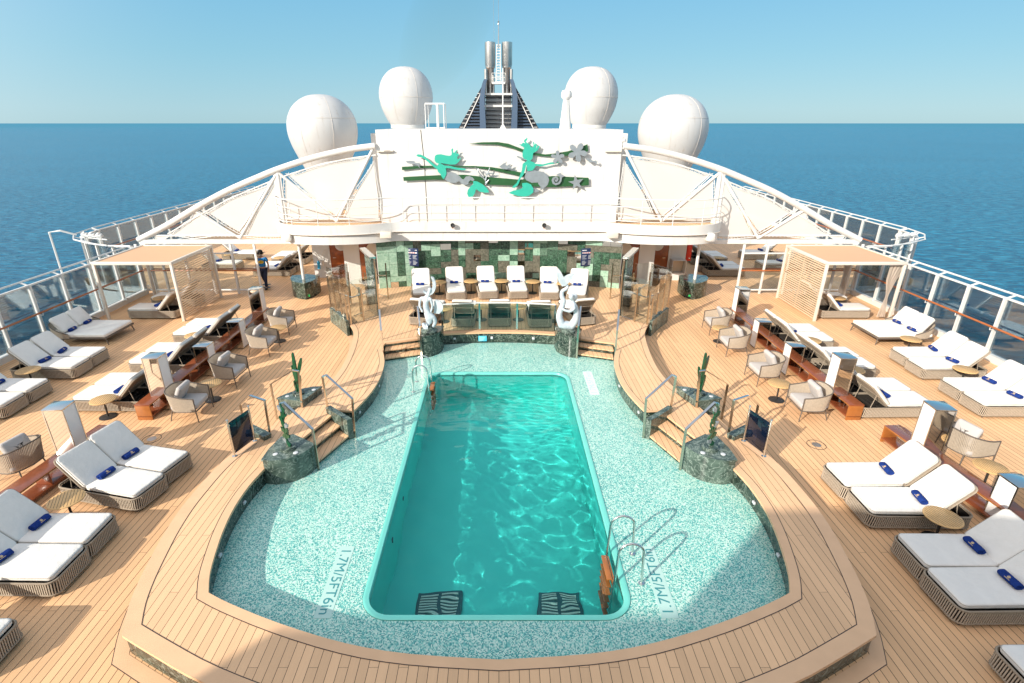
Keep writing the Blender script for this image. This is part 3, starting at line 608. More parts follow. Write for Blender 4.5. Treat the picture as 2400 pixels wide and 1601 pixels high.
for sgn, side in ((-1, 'left'), (1, 'right')):
    S = lambda poly: [(sgn*x, y) for x, y in poly]
    V3 = lambda *p: [(sgn*x, y, z) for x, y, z in p]
    slab('marble_plinth', 'curved green marble plinth carrying a kelp sculpture at the foot of the %s steps' % side, 'plinth', S(near_pl), .60, group='marble plinths')
    slab('marble_plinth', 'low wedge of green marble with a cactus sculpture behind the %s steps' % side, 'plinth', S(far_pl), .57, group='marble plinths')
    slab('marble_block', 'small marble block under the outer handrail on the %s' % side, 'marble block', S(blk), .5)
    slab('statue_plinth', 'rounded dark marble plinth under the white statue at the %s end of the terrace' % side, 'plinth', S(st_pl), .74, 'dark_marble', group='statue plinths')
    # side steps
    t = thing('steps', 'two wooden treads going down to the mosaic on the %s side' % side, 'steps', (0, 0, 0))
    for a, z in ((((3.49, 10.90), (3.93, 9.76)), .10), (((3.76, 11.06), (4.14, 10.1)), .24)):
        q = [a[0], a[1], (4.5, 10.05), (4.1, 11.3)]
        MB().prism(S(q), z-.035, z).obj('tread', 'rim_teak', t, smooth=30)
        q2 = [(a[0][0]+.03, a[0][1]+.0), (a[1][0]+.03, a[1][1]), (4.5, 10.05), (4.1, 11.3)]; MB().prism(S(q2), 0, z-.036).obj('riser', 'dark_marble', t, smooth=30)
    MB().prism(S([(3.43, 10.84), (3.53, 10.76), (4.2, 11.36), (4.12, 11.47)]), 0, .53).obj('side_wall', 'grey_marble', t, smooth=30)
    # rear steps
    t = thing('steps', 'two wooden treads from the terrace down to the mosaic, %s of the statue plinth' % ('left' if sgn < 0 else 'right'), 'steps', (0, 0, 0))
    for a, z in ((((2.46, 15.62), (3.56, 15.22)), .10), (((2.54, 15.92), (3.62, 15.53)), .24)):
        MB().prism(S([a[0], a[1], (3.66, 15.9), (2.62, 16.25)]), z-.035, z).obj('tread', 'rim_teak', t, smooth=30)
        MB().prism(S([(a[0][0], a[0][1]+.03), (a[1][0], a[1][1]+.03), (3.66, 15.9), (2.62, 16.25)]), 0, z-.036).obj('riser', 'dark_marble', t, smooth=30)
    # outer step down from the landing
    t = thing('steps', 'single wooden step from the %s landing down to the main deck' % side, 'steps', (0, 0, 0))
    MB().prism(S([(5.0, 11.55), (5.22, 10.5), (5.52, 10.6), (5.36, 11.62)]), .15, .19).obj('tread', 'rim_teak', t, smooth=30)
    MB().prism(S([(5.0, 11.55), (5.22, 10.5), (5.49, 10.6), (5.33, 11.6)]), 0, .149).obj('riser', 'dark_marble', t, smooth=30)
    flat_rail('steel handrail rising from the mosaic beside the %s near plinth' % side, V3((3.88, 9.58, 0), (3.88, 9.58, 1.02), (4.58, 10.02, 1.40), (4.66, 10.0, 1.38), (4.66, 10.0, .6)))
    flat_rail('steel handrail over the marble side wall of the %s steps' % side, V3((3.41, 10.84, 0), (3.37, 10.84, 1.05), (4.08, 11.36, 1.40), (4.16, 11.32, 1.38), (4.16, 11.38, .5)))
    flat_rail('steel handrail beside the %s cactus sculpture' % side, V3((4.88, 11.62, .38), (4.83, 11.62, 1.38), (4.96, 11.62, 1.40), (5.6, 11.72, .98), (5.6, 11.72, .0)))
    flat_rail('steel handrail on the outer marble block, %s side' % side, V3((5.17, 10.36, .38), (5.15, 10.36, 1.27), (5.56, 10.58, 1.27), (6.0, 10.9, .85), (6.0, 10.9, 0)))
    flat_rail('tall steel handrail beside the statue plinth on the %s' % side, V3((2.45, 15.46, 0), (2.45, 15.46, 1.1), (2.62, 16.3, 1.45), (2.63, 16.36, 1.43), (2.63, 16.36, .38)))
    flat_rail('tall steel handrail on the outer edge of the rear %s steps' % side, V3((3.60, 15.2, 0), (3.60, 15.2, 1.05), (3.80, 16.05, 1.42), (3.82, 16.12, 1.40), (3.82, 16.12, .38)))
    # small lights set in the riser
    for (lx, ly, ang) in ((4.845, 8.3, 0), (4.66, 6.95, 0), (3.47, 11.75, 0), (3.29, 13.2, 0)):
        t = tag(MB().bbox(min(sgn*(lx+.012), sgn*(lx+.05)), max(sgn*(lx+.012), sgn*(lx+.05)), ly-.04, ly+.04, .15, .20, .004).obj('step_light', 'print_white'), 'small square light in the %s marble riser, %s' % (side, {8.3: 'just in front of the plinth', 6.95: 'half way along the near curve', 11.75: 'beside the steps', 13.2: 'on the narrow far curve'}[ly]), 'step light', 'lights in the marble riser')
for lx in (-1.5, -.25, 1.15):
    tag(MB().bbox(lx-.04, lx+.04, 16.70-.05*(abs(lx) > 1), 16.84, .16, .22, .004).obj('step_light', 'print_white'), {-1.5: 'small square light in the rear riser next to the left statue', -.25: 'small square light in the rear riser beside the cyan sign', 1.15: 'small square light in the rear riser next to the right statue'}[lx], 'step light', 'lights in the marble riser')
t = thing('notice', 'small cyan notice with lines of text on the rear marble riser', 'notice', (-.56, 16.70, .17))
MB().bbox(-.14, .14, -.0, .05, -.09, .09, .004).obj('board', 'sign_cyan', t)
m = MB()
for k in range(4): m.box(-.11, .09-.02*k, -.004, 0, .05-.036*k, .06-.036*k)
m.obj('text_lines', 'print_white', t)

# glass balustrade in front of the terrace
t = thing('glass_balustrade', 'teal glass balustrade with thin rail between the two statues', 'balustrade', (0, 16.9, ZR))
pp = [(-1.9, 16.74), (-.66, 16.93), (.60, 16.93), (1.86, 16.74)]
for x, y in pp: MB().bar((x, y-16.9, 0), (x, y-16.9, .98), .06, .03, up=(0, 1, 0)).obj('post', 'aqua_steel' if 'aqua_steel' in MATS else 'teal_post' if 'teal_post' in MATS else 'steel', t)
for a, b in zip(pp, pp[1:]):
    MB().bar((a[0]+.03, a[1]-16.9, .5), (b[0]-.03, b[1]-16.9, .5), .012, .9).obj('glass_panel', 'teal_glass', t)
m = MB()
for a, b in zip(pp, pp[1:]): m.bar((a[0], a[1]-16.9, .99), (b[0], b[1]-16.9, .99), .05, .035)
m.obj('top_rail', 'white_paint', t)
# ------------------------------------------------------------------ furniture prototypes
def perim(x0, x1, y0, y1, R, step):
    """evenly spaced points and headings round a rounded rectangle"""
    pts = rrect(x0, x1, y0, y1, R, 8); out = []; acc = 0
    for i in range(len(pts)):
        a = Vector(pts[i]); b = Vector(pts[(i+1) % len(pts)]); l = (b-a).length
        if l < 1e-6: continue
        d = (b-a)/l
        while acc < l: out.append((a+d*acc, d)); acc += step
        acc -= l
    return out
def lounger(name, wide=.80, length=1.86, ang=47):
    t = thing(name, '', 'sun lounger'); W = wide/2
    fr = MB()
    for z, r in ((.075, .016), (.315, .018)): fr.tube([(p[0], p[1], z) for p in rrect(0, length, -W, W, .13, 6)], r, 6, closed=True)
    fr.obj('base_frame', 'rope', t, smooth=60)
    wk = MB(); P = perim(0, length, -W, W, .13, .036)
    for p, d in P:
        n = Vector((-d.y, d.x)); a = p+n*.008; lean = d*.012
        vs = []
        for z, s in ((.075, -1), (.315, 1)):
            for u, v in ((-.0085, -.006), (.0085, -.006), (.0085, .006), (-.0085, .006)):
                q = p+d*u-n*v+lean*s; vs.append((q.x, q.y, z))
        wk.add(vs, [(0, 1, 5, 4), (1, 2, 6, 5), (2, 3, 7, 6), (3, 0, 4, 7)])
    wk.obj('woven_side', 'rope_light', t, smooth=30)
    ln = MB(); pr_ = rrect(.03, length-.03, -W+.03, W-.03, .10, 5); ln.wall(pr_, .09, .30, True); ln.sheet([pr_], .12)
    for k in range(4): ln.bar((1.25+.14*k, -W+.04, .2), (1.25+.14*k, W-.04, .2), .04, .02)
    ln.obj('inner_shade', 'shade_liner', t, smooth=30)  # dark wall and floor added as the shade behind the straps, plus crossbars
    for x in (.10, length-.10):
        for y in (-W+.06, W-.06): m = MB(); m.lathe([(.018, 0), (.022, .02), (.022, .07)], 8, (x, y, 0)); m.obj('leg', 'dark_frame', t)
    c = MB(); c.rsolid(.035, 1.20, -.36, .36, .318, .415, R=.075, e=.03, crown=.012); sc0 = c.obj('seat_cushion', 'cushion', t, smooth=180); q = MB(); q.tube([(p[0], p[1], .392) for p in rrect(.033, 1.202, -.363, .363, .075, 5)], .0055, 5, closed=True); q.obj('piping', 'piping', sc0)
    b = MB(); b.M = T(1.215, 0, .315, ry=-math.radians(ang)); b.rsolid(0, .80, -.36, .36, .02, .115, R=.09, e=.03, crown=.012); bc0 = b.obj('back_cushion', 'cushion', t, smooth=180); q = MB(); q.M = b.M; q.tube([(p[0], p[1], .094) for p in rrect(-.002, .802, -.363, .363, .09, 5)], .0055, 5, closed=True); q.obj('piping', 'piping', bc0)
    bf = MB(); bf.M = T(1.215, 0, .315, ry=-math.radians(ang)); bf.tube([(p[0], p[1], 0) for p in rrect(0, .80, -.365, .365, .09, 5)], .016, 6, closed=True)
    for k in range(20): y = -.34+.0358*k; bf.box(0.01, .79, y-.011, y+.011, -.008, .004)
    bf.box(.38, .41, -.36, .36, -.02, -.008)
    o = bf.obj('back_frame', 'rope', t, smooth=40)
    s = MB(); a = math.radians(ang)
    for y in (-.30, .30): s.tube([(1.215+.45*math.cos(a), y, .315+.45*math.sin(a)), (1.62, y, .20)], .010, 6)
    s.tube([(1.62, -.30, .2), (1.62, .30, .2)], .010, 6); s.obj('strut', 'rope', t); return t
LG = Proto(lounger('sun_lounger'))
def towel_proto():
    t = thing('rolled_towel', '', 'towel')
    m = MB(); n = 18; prof = []
    rows = [(-.150, .82), (-.150, .93), (-.140, 1.0), (-.05, 1.03), (.0, 1.0), (.05, 1.03), (.140, 1.0), (.150, .93), (.150, .82)]
    vs = []
    for y, s in rows:
        for k in range(n):
            a = 2*PI*k/n; vs.append((.070*s*math.cos(a), y*1.08+.004*math.sin(3*a), .052+.052*s*math.sin(a)))
    fs = [(i*n+k, i*n+(k+1) % n, (i+1)*n+(k+1) % n, (i+1)*n+k) for i in range(len(rows)-1) for k in range(n)]
    vs += [(0, -.135, .044), (0, .135, .044)]; c0 = len(rows)*n
    fs += [(c0, (k+1) % n, k) for k in range(n)]+[(c0+1, (len(rows)-1)*n+k, (len(rows)-1)*n+(k+1) % n) for k in range(n)]
    m.add(vs, fs); m.box(.02, .073, -.16, .16, .035, .05); m.obj('roll', 'towel', t, smooth=50)
    g = MB(); g.M = T(-.040, 0, .0955, ry=-.62)
    for k in range(8): a = PI/4*k; g.add([(0, 0, .002), (.02*math.cos(a-.25), .02*math.sin(a-.25), .002), (.026*math.cos(a), .026*math.sin(a), .002), (.02*math.cos(a+.25), .02*math.sin(a+.25), .002)], [(0, 1, 2, 3)])
    g.box(-.036, -.030, -.045, .045, 0, .002); g.obj('emblem', 'gold', t, smooth=30, recalc=False); return t
TW = Proto(towel_proto())
random.seed(11)
def put_lounger(foot, ang, label, towel=None, z=0, group='rope-sided sun loungers', ty=0.02, tx=1.06):
    a = math.radians(ang+random.uniform(-1.1, 1.1)); d = Vector((math.cos(a), math.sin(a)))
    o = Vector(foot)-d*.035
    LG.put((o.x, o.y, z), a, label, group)
    if towel:
        jx = random.uniform(-.015, .02); q = o+d*(tx+jx)+Vector((-d.y, d.x))*(ty+random.uniform(-.07, .07))
        TW.put((q.x, q.y, z+.424), a+random.uniform(-.22, .22), towel, 'rolled blue towels')
def both(s): return s
WH = 'white lounger, '
BT = 'blue towel on '
# near groups
for side, data in (('left', [((-6.72, 9.34), 167, 'farther one of the angled pair below the chrome lamp'), ((-6.80, 8.57), 167, 'nearer one of the angled pair below the chrome lamp'),
                             ((-6.95, 7.38), 180, 'farther one of the second pair, next to the round table'), ((-6.92, 6.61), 180, 'nearer one of the second pair, reaching the left edge'),
                             ((-6.88, 5.17), 180, 'only its foot end showing near the lower left corner')]),
                   ('right', [((6.75, 8.92), 0, 'farther one of the pair partly in shade'), ((6.77, 8.14), 0, 'nearer one of the pair partly in shade, beside a table'),
                              ((6.80, 6.86), 0, 'farther one of the fully shaded pair'), ((6.75, 6.10), 0, 'nearer one of the fully shaded pair, cut by the right edge'),
                              ((6.72, 4.75), 0, 'only its rounded corner showing at the lower right')])):
    for i, (f, a, tx_) in enumerate(data):
        put_lounger(f, a, WH+side+' foreground, '+tx_, None if i == 4 else 'blue towel, '+side+' foreground, '+tx_.split(',')[0])
# rows by the windbreak
nm = ['first lounger behind the daybed', 'second lounger behind the daybed', 'third lounger behind the daybed', 'fourth lounger behind the daybed, cut by the photo edge']
for side, sg, data in (('left', -1, [(-12.33, 15.10), (-12.30, 14.32), (-12.39, 12.85), (-12.39, 12.05)]), ('right', 1, [(12.33, 15.10), (12.24, 14.28), (12.22, 12.92), (12.17, 12.14)])):
    for i, f in enumerate(data):
        ds = ['farthest of the four', 'second of the four, touching the farthest', 'third of the four, past the round table', 'nearest of the four, at the photo edge'][i]
        put_lounger(f, 180 if sg < 0 else 0, WH+ds+' along the %s windbreak' % side, None if (side == 'left' and i == 3) else BT+'the lounger %s along the %s windbreak' % (ds.split(',')[0], side))
# rows with their heads against the shelf
for side, sg, ys, fx in (('left', -1, [17.75, 16.97, 15.46, 14.68, 13.22, 12.44], -10.92), ('right', 1, [17.2, 16.42, 15.1, 14.32, 12.9, 12.12], 10.88)):
    for i, y in enumerate(ys):
        ds = ['farthest', 'second farthest', 'third farthest', 'fourth, in the middle pair', 'fifth, behind the tall lamp', 'nearest'][i]
        put_lounger((fx, y), 0 if sg < 0 else 180, WH+ds+' of six with heads to the %s wooden shelf' % side, (BT+'the %s lounger beside the %s wooden shelf' % (ds.split(',')[0], side)) if i in (1, 3, 5) else None, ty=.05 if sg < 0 else -.05)
# cabanas
for side, sg in (('left', -1), ('right', 1)):
    put_lounger((sg*14.05, 19.5), 0 if sg < 0 else 180, WH+'nearer one inside the %s cabana' % side, BT+'the nearer lounger in the %s cabana' % side)
    put_lounger((sg*14.05, 20.95), 0 if sg < 0 else 180, WH+'farther one inside the %s cabana behind the table' % side, None)
# terrace
for i, (f, a) in enumerate([((-3.0, 19.95), 99), ((-1.68, 20.22), 98), ((-.41, 20.36), 97), ((.77, 20.36), 92), ((2.0, 20.22), 88), ((3.0, 19.9), 78)]):
    ds = ['leftmost', 'second from left', 'third from left', 'fourth from left', 'fifth from left', 'rightmost'][i]
    put_lounger(f, a, WH+ds+' of six facing the pool by the green marble wall', BT+'the %s lounger before the green marble wall' % ds, z=ZR, ty=0)
for i, (f, a) in enumerate([((-2.35, 19.1), -103), ((-1.2, 19.0), -91), ((0, 19.05), -90), ((1.38, 18.95), -88), ((2.55, 19.1), -75)]):
    ds = ['behind the left statue', 'second from the left', 'middle one', 'fourth from the left', 'behind the right statue'][i]
    put_lounger(f, a, WH+'back to the pool by the glass rail, '+ds, None, z=ZR)
# behind the screens
for side, sg in (('left', -1), ('right', 1)):
    for i, (x, y, a) in enumerate([(11.9, 25.55, 180), (11.85, 26.33, 180), (11.95, 27.9, 180), (11.95, 28.7, 180), (13.15, 26.6, 0), (13.3, 29.0, 0)]):
        aa = a if sg > 0 else 180-a
        ds = ['nearest, next to the white cabin wall', 'second, next to the white cabin wall', 'third, next to the white cabin wall', 'farthest, next to the white cabin wall', 'nearer, with its head towards the sea', 'farther, with its head towards the sea'][i]
        put_lounger((sg*x, y), aa, WH+'on the deck behind the %s screen, %s' % (side, ds), (BT+'the %s lounger behind the %s screen' % (ds.split(',')[0]+(', inner' if i < 4 else ', outer'), side)) if i in (0, 2, 4, 5) else None)

# round tables
def table(name='round_table'):
    t = thing(name, '', 'side table')
    m = MB(); m.lathe([(.0, .475), (.28, .475), (.295, .485), (.295, .497), (.285, .505), (0, .505)], 36); m.obj('table_top', 'table_teak', t)
    g = MB()
    for k in range(-5, 6):
        x = k*.05; h = math.sqrt(max(.27**2-x*x, .0)); g.box(x-.003, x+.003, -h, h, .505, .5065)
    g.obj('slat_gap', 'caulk', t)
    MB().lathe([(.022, .02), (.022, .475)], 12).obj('leg', 'black_metal', t)
    MB().lathe([(.20, 0), (.20, .012), (.17, .02), (.03, .03)], 30).obj('base', 'black_metal', t); return t
TB = Proto(table())
for x, y, z, rz, lab in [(-7.97, 8.0, 0, .5, 'round slatted table between the two near left lounger pairs'), (7.80, 7.52, 0, .3, 'round slatted table between the two near right lounger pairs, in shade'),
    (-9.92, 11.83, 0, .2, 'round table left of the end of the left shelf'), (13.1, 13.60, 0, .3, 'round table in the row along the right windbreak'),
    (13.2, 15.88, 0, .1, 'round table beside the right daybed'), (7.46, 12.72, 0, .2, 'round table between the two near right armchairs'), (-7.7, 12.72, 0, .5, 'shaded round table between the two near left armchairs'),
    (-13.2, 13.55, 0, .1, 'round table in the row along the left windbreak'), (-9.95, 16.22, 0, 0, 'round table among the six left shelf loungers, farther one'), (9.95, 15.78, 0, 0, 'round table among the six right shelf loungers, farther one'),
    (9.95, 13.6, 0, 0, 'round table among the six right shelf loungers, nearer one'), (-9.95, 13.95, 0, 0, 'round table among the six left shelf loungers, nearer one'),
    (7.5, 16.87, 0, 0, 'round table between the two far right armchairs'), (-7.5, 16.9, 0, 0, 'round table between the two far left armchairs'),
    (13.4, 20.23, 0, 0, 'round table inside the right cabana'), (-13.4, 20.23, 0, 0, 'round table inside the left cabana'),
    (-11.3, 27.1, 0, 0, 'round table behind the left screen by the cabin wall'), (11.3, 27.1, 0, 0, 'round table behind the right screen by the cabin wall'),
    (-14.2, 27.8, 0, 0, 'round table behind the left screen near the sea'), (14.2, 27.8, 0, 0, 'round table behind the right screen near the sea'),
    (9.9, 9.0, 0, 0, 'round table half hidden behind the near right shelf')]:
    TB.put((x, y, z), rz, lab, 'round teak tables')
for i, x in enumerate((-2.46, -1.16, .10, 1.38, 2.62)): TB.put((x, [21.15, 21.3, 21.35, 21.25, 21.0][i], ZR), 0, 'round orange table %s of the five between the terrace loungers' % ['leftmost', 'second from left', 'middle one', 'second from right', 'rightmost'][i], 'round teak tables')
for i, x in enumerate((-1.96, -.64, .68, 1.96)): TB.put((x, [17.8, 18.0, 18.0, 17.85][i], ZR), 0, 'round table seen through the glass rail, %s' % ['leftmost beside the left statue', 'second from the left', 'third from the left', 'rightmost beside the right statue'][i], 'round teak tables')

# armchairs
def armchair():
    t = thing('armchair', '', 'armchair')        # faces +x
    f = MB(); r = .014
    U = [(.33, -.35, .60), (.10, -.365, .63), (-.12, -.355, .69), (-.27, -.29, .73), (-.335, -.15, .75), (-.345, 0, .755), (-.335, .15, .75), (-.27, .29, .73), (-.12, .355, .69), (.10, .365, .63), (.33, .35, .60)]
    Us = smooth_line(U, 3); f.tube(Us, r, 7)
    B = smooth_line([(.33, -.345, .28), (.0, -.335, .27), (-.20, -.27, .27), (-.27, 0, .27), (-.20, .27, .27), (.0, .335, .27), (.33, .345, .28)], 4); f.tube(B, r, 7)
    f.tube([(.33, -.345, .28), (.33, .345, .28)], r, 7)
    f.obj('frame', 'dark_frame', t, smooth=60)
    for y in (-.35, .35): MB().tube([(.33, y, .60), (.33, y, .30), (.345, y*1.0, .0)], [.014, .014, .010], 7).obj('leg', 'dark_frame', t)
    for y in (-.22, .22): MB().tube([(-.24, y, .27), (-.31, y*1.15, .0)], [.014, .010], 7).obj('leg', 'dark_frame', t)
    def along(L_, s):
        tot = sum((Vector(a)-Vector(b)).length for a, b in zip(L_, L_[1:])); d = s*tot
        for a, b in zip(L_, L_[1:]):
            l = (Vector(b)-Vector(a)).length
            if d <= l: return Vector(a).lerp(Vector(b), d/l)
            d -= l
        return Vector(L_[-1])
    rp = MB(); n = 70
    for k in range(n+1):
        s = k/n; a = along(Us, s); b = along(B, s); tdir = (along(Us, min(1, s+.01))-along(Us, max(0, s-.01))).normalized()
        rp.bar(b, a, .018, .010, up=tdir.cross((0, 0, 1)))
    rp.obj('rope_weave', 'rope_light', t, smooth=30)
    c = MB(); c.rsolid(-.24, .33, -.31, .31, .29, .42, R=.08, e=.035, crown=.02); c.obj('seat_cushion', 'grey_cushion', t, smooth=180)
    p = MB(); p.M = T(-.16, 0, .44, ry=-1.15, rz=0); p.rsolid(0, .42, -.23, .23, -.06, .06, R=.05, e=.055, crown=.035); p.obj('back_pillow', 'grey_cushion', t, smooth=180)
    t.scale = (1.13, 1.13, 1.08); return t
AC = Proto(armchair())
for x, y, a, lab in [(-7.87, 11.92, 2, 'rope armchair beside the tall left lamp, nearest on the left'), (-7.72, 13.78, -3, 'rope armchair second nearest on the left, across the shaded table'),
    (-7.68, 15.98, -2, 'rope armchair third from the camera on the left'), (-7.76, 17.82, 2, 'rope armchair farthest on the left, by the end of the shelf'),
    (7.87, 11.95, 178, 'rope armchair beside the tall right lamp, nearest on the right'), (7.65, 13.88, 181, 'rope armchair second nearest on the right, behind the round table'),
    (7.6, 15.95, 180, 'rope armchair third from the camera on the right'), (7.76, 17.80, 178, 'rope armchair farthest on the right, by the end of the shelf'),
    (-10.05, 9.42, 168, 'rope armchair turned away behind the near left shelf'), (10.2, 10.0, 12, 'rope armchair turned away behind the near right shelf'),
    (10.35, 8.0, 5, 'rope armchair turned away at the right edge of the photo')]:
    AC.put((x, y, 0), math.radians(a), lab, 'rope armchairs with loose cushions')

# daybeds
def daybed():
    t = thing('daybed', '', 'daybed')     # foot at 0, head at +x
    L_, W = 1.85, .74
    f = MB(); f.bbox(0, L_, -W, W, .22, .28, .015); f.obj('bed_frame', 'dark_frame', t)
    for x in (.06, L_-.35):
        for y in (-W+.08, W-.08): MB().tube([(x, y, .22), (x+(-.05 if x < 1 else .05), y*1.04, 0)], [.024, .014], 8).obj('leg', 'dark_frame', t)
    c = MB(); c.rsolid(.02, L_-.02, -W+.01, W-.01, .28, .39, R=.07, e=.03, crown=.012); c.obj('mattress', 'cushion', t, smooth=180)
    U = smooth_line([(L_-.65, -W-.03, .40), (L_-.3, -W-.03, .52), (L_+.02, -W+.12, .70), (L_+.12, 0, .74), (L_+.02, W-.12, .70), (L_-.3, W+.03, .52), (L_-.65, W+.03, .40)], 5)
    B = smooth_line([(L_-.65, -W-.01, .24), (L_-.3, -W-.01, .24), (L_-.03, -W+.12, .24), (L_+.03, 0, .24), (L_-.03, W-.12, .24), (L_-.3, W+.01, .24), (L_-.65, W+.01, .24)], 5)
    m = MB(); m.tube(U, .016, 7); m.tube(B, .016, 7); m.obj('back_frame', 'dark_frame', t, smooth=60)
    r = MB()
    for i in range(len(U)-1):
        for j in range(4):
            s = j/4; a = Vector(U[i]).lerp(Vector(U[i+1]), s); b = Vector(B[i]).lerp(Vector(B[i+1]), s); d = (Vector(U[i+1])-Vector(U[i])).normalized(); r.bar(b, a, .016, .008, up=d.cross((0, 0, 1)))
    r.obj('rope_weave', 'rope_light', t, smooth=30)
    for y in (-.35, .35):
        p = MB(); p.M = T(L_-.38, y, .38, ry=-.95); p.rsolid(0, .60, -.33, .33, 0, .15, R=.06, e=.05, crown=.04); p.obj('back_cushion', 'cushion', t, smooth=180)
    return t
DB = Proto(daybed())
for side, x, a in (('left', -13.1, 180), ('right', 12.62, 0)):
    DB.put((x, 17.25, 0), math.radians(a), 'wide double daybed with two back cushions by the %s windbreak' % side, 'double daybeds')
    for dy, w_ in ((.36, 'farther'), (-.36, 'nearer')):
        TW.put((x+(-1.35 if a else 1.35), 17.25+dy, .40), math.radians(a)+.1, 'rolled blue towel on the %s half of the %s daybed' % (w_, side), 'rolled blue towels')

# shelves
def shelf(label, p0, p1, ends=(1, 1)):
    t = thing('wooden_shelf', label, 'shelf', (p0[0], p0[1], 0)); d = Vector((p1[0]-p0[0], p1[1]-p0[1])); l = d.length; t.rotation_euler = (0, 0, math.atan2(d.y, d.x))
    MB().bbox(0, l, -.19, .19, .395, .43, .006).obj('top_board', 'bench_wood', t)
    MB().bbox(0, l, -.185, .185, .08, .115, .006).obj('lower_board', 'bench_wood', t)
    for x, e in ((0, ends[0]), (l-.03, ends[1])):
        m = MB(); m.bbox(x, x+.03, -.185, .185, .0, .394, .005)
        o = m.obj('end_panel', 'orange_wood', t)
    n = max(2, int(l/1.6))
    for k in range(1, n): x = l*k/n; MB().bbox(x-.015, x+.015, -.17, .17, .116, .394, .004).obj('divider', 'bench_wood', t)
    # edge strips of raw wood
    for y in (-.191, .191): MB().box(.004, l-.004, y-.002, y+.002, .397, .428).obj('edge_strip', 'orange_wood', t)
    return t
for sg, side in ((-1, 'left'), (1, 'right')):
    shelf('long low wooden shelf behind the armchairs on the %s' % side, (sg*8.87, 11.66), (sg*8.92, 19.25))
    shelf('low wooden shelf behind the near %s loungers' % side, (sg*9.10, 10.72), (sg*9.48, 5.4))
# lamps
def lamp(h, label, x, y, sg, rz=0):
    t = thing('deck_lamp', label, 'lamp', (x, y, 0), (0 if sg > 0 else PI)+rz, 'chrome box lamps along the shelves')
    w = .19
    for a in (-w, w):
        for b in (-w, w): m = MB(); m.box(a-.013, a+.013, b-.013, b+.013, 0, h); m.obj('corner_post', 'steel', t, smooth=30)
    MB().bbox(-w-.014, w+.014, -w-.014, w+.014, h-.03, h+.002, .004).obj('cap', 'steel', t)
    MB().box(-w-.004, -w+.004, -w+.013, w-.013, .04, h-.031).obj('light_panel', 'lamp_panel', t)
    m = MB(); m.box(w-.004, w+.004, -w+.013, w-.013, .04, h-.031); m.obj('mirror_panel', 'mirror', t, smooth=30)
    for b in (-w, w): m = MB(); m.box(-w+.013, w-.013, b-.004, b+.004, .04, h-.031); m.obj('mirror_panel', 'mirror', t, smooth=30)
    return t
for sg, side in ((-1, 'left'), (1, 'right')):
    lamp(1.50, 'tall chrome lamp beside the near pair of loungers on the %s' % side, sg*9.12, 9.72, sg, -.08*sg)
    lamp(1.48, 'tall chrome lamp at the near end of the long %s shelf' % side, sg*8.72, 12.34, sg)
    lamp(.95, 'short chrome lamp, nearer of the two half way along the long %s shelf' % side, sg*8.62, 14.35, sg)
    lamp(.95, 'short chrome lamp, farther of the two half way along the long %s shelf' % side, sg*8.62, 16.4, sg)
    lamp(1.30, 'tall chrome lamp at the far end of the long %s shelf' % side, sg*8.95, 18.9, sg)
lamp(.95, 'short chrome lamp cut by the right edge of the photo', 9.37, 7.95, 1)

# cabanas
for sg, side in ((-1, 'left'), (1, 'right')):
    t = thing('cabana', ('open cabana with tan roof and slatted side wall by the left windbreak' if sg < 0 else 'cabana with tan roof, slatted side and tied curtains by the right windbreak'), 'cabana', (sg*13.25, 20.35, 0), 0, 'cabanas')
    X0, X1, Y0, Y1, Hc = -1.4, 1.4, -1.45, 1.45, 2.16
    for a in (X0, X1):
        for b in (Y0, Y1): MB().bbox(a-.045, a+.045, b-.045, b+.045, 0, Hc, .006).obj('post', 'cream_paint', t)
    m = MB(); m.bbox(X0-.05, X1+.05, Y0-.05, Y0+.045, Hc+.001, Hc+.11, .008); m.bbox(X0-.05, X1+.05, Y1-.045, Y1+.05, Hc+.001, Hc+.11, .008)
    m.bbox(X0-.05, X0+.045, Y0+.046, Y1-.046, Hc+.001, Hc+.11, .008); m.bbox(X1-.045, X1+.05, Y0+.046, Y1-.046, Hc+.001, Hc+.11, .008); m.obj('roof_frame', 'cream_paint', t)
    MB().box(X0+.046, X1-.046, Y0+.046, Y1-.046, Hc+.06, Hc+.08).obj('roof_cloth', 'roof_cloth', t)
    xs = X1 if sg < 0 else X0; n = 25
    m = MB()
    for k in range(n): z = .08+(Hc-.14)*k/(n-1); m.box(xs-.010, xs+.010, Y0+.05, Y1-.05, z-.021, z+.021)
    m.box(xs-.02, xs-.015, -.02, .02, .05, Hc)
    m.obj('slatted_screen', 'slat_paint', t, smooth=30)
    if sg > 0:
        for (cx, cy) in ((X1-.12, Y0+.12), (X0+.9, Y1-.15), (X1-.12, Y1-.15)):
            m = MB(); rows = []; 
            for i in range(15):
                z = Hc-.02-(Hc-.15)*i/14; wv = .30*abs((i-8.5)/8.5)**1.1+.045 if i < 9 else .045+.15*((i-8.5)/6)
                rows.append([(cx-wv*.9+2*wv*.9*k/16-(.12 if i > 4 else .03*i), cy+.05*math.sin(k*1.9+i*.2)*min(1, wv*4), z) for k in range(17)])
            m.add([p for r_ in rows for p in r_], [(i*17+k, i*17+k+1, (i+1)*17+k+1, (i+1)*17+k) for i in range(14) for k in range(16)])
            m.obj('curtain', 'curtain', t, smooth=180, recalc=False)

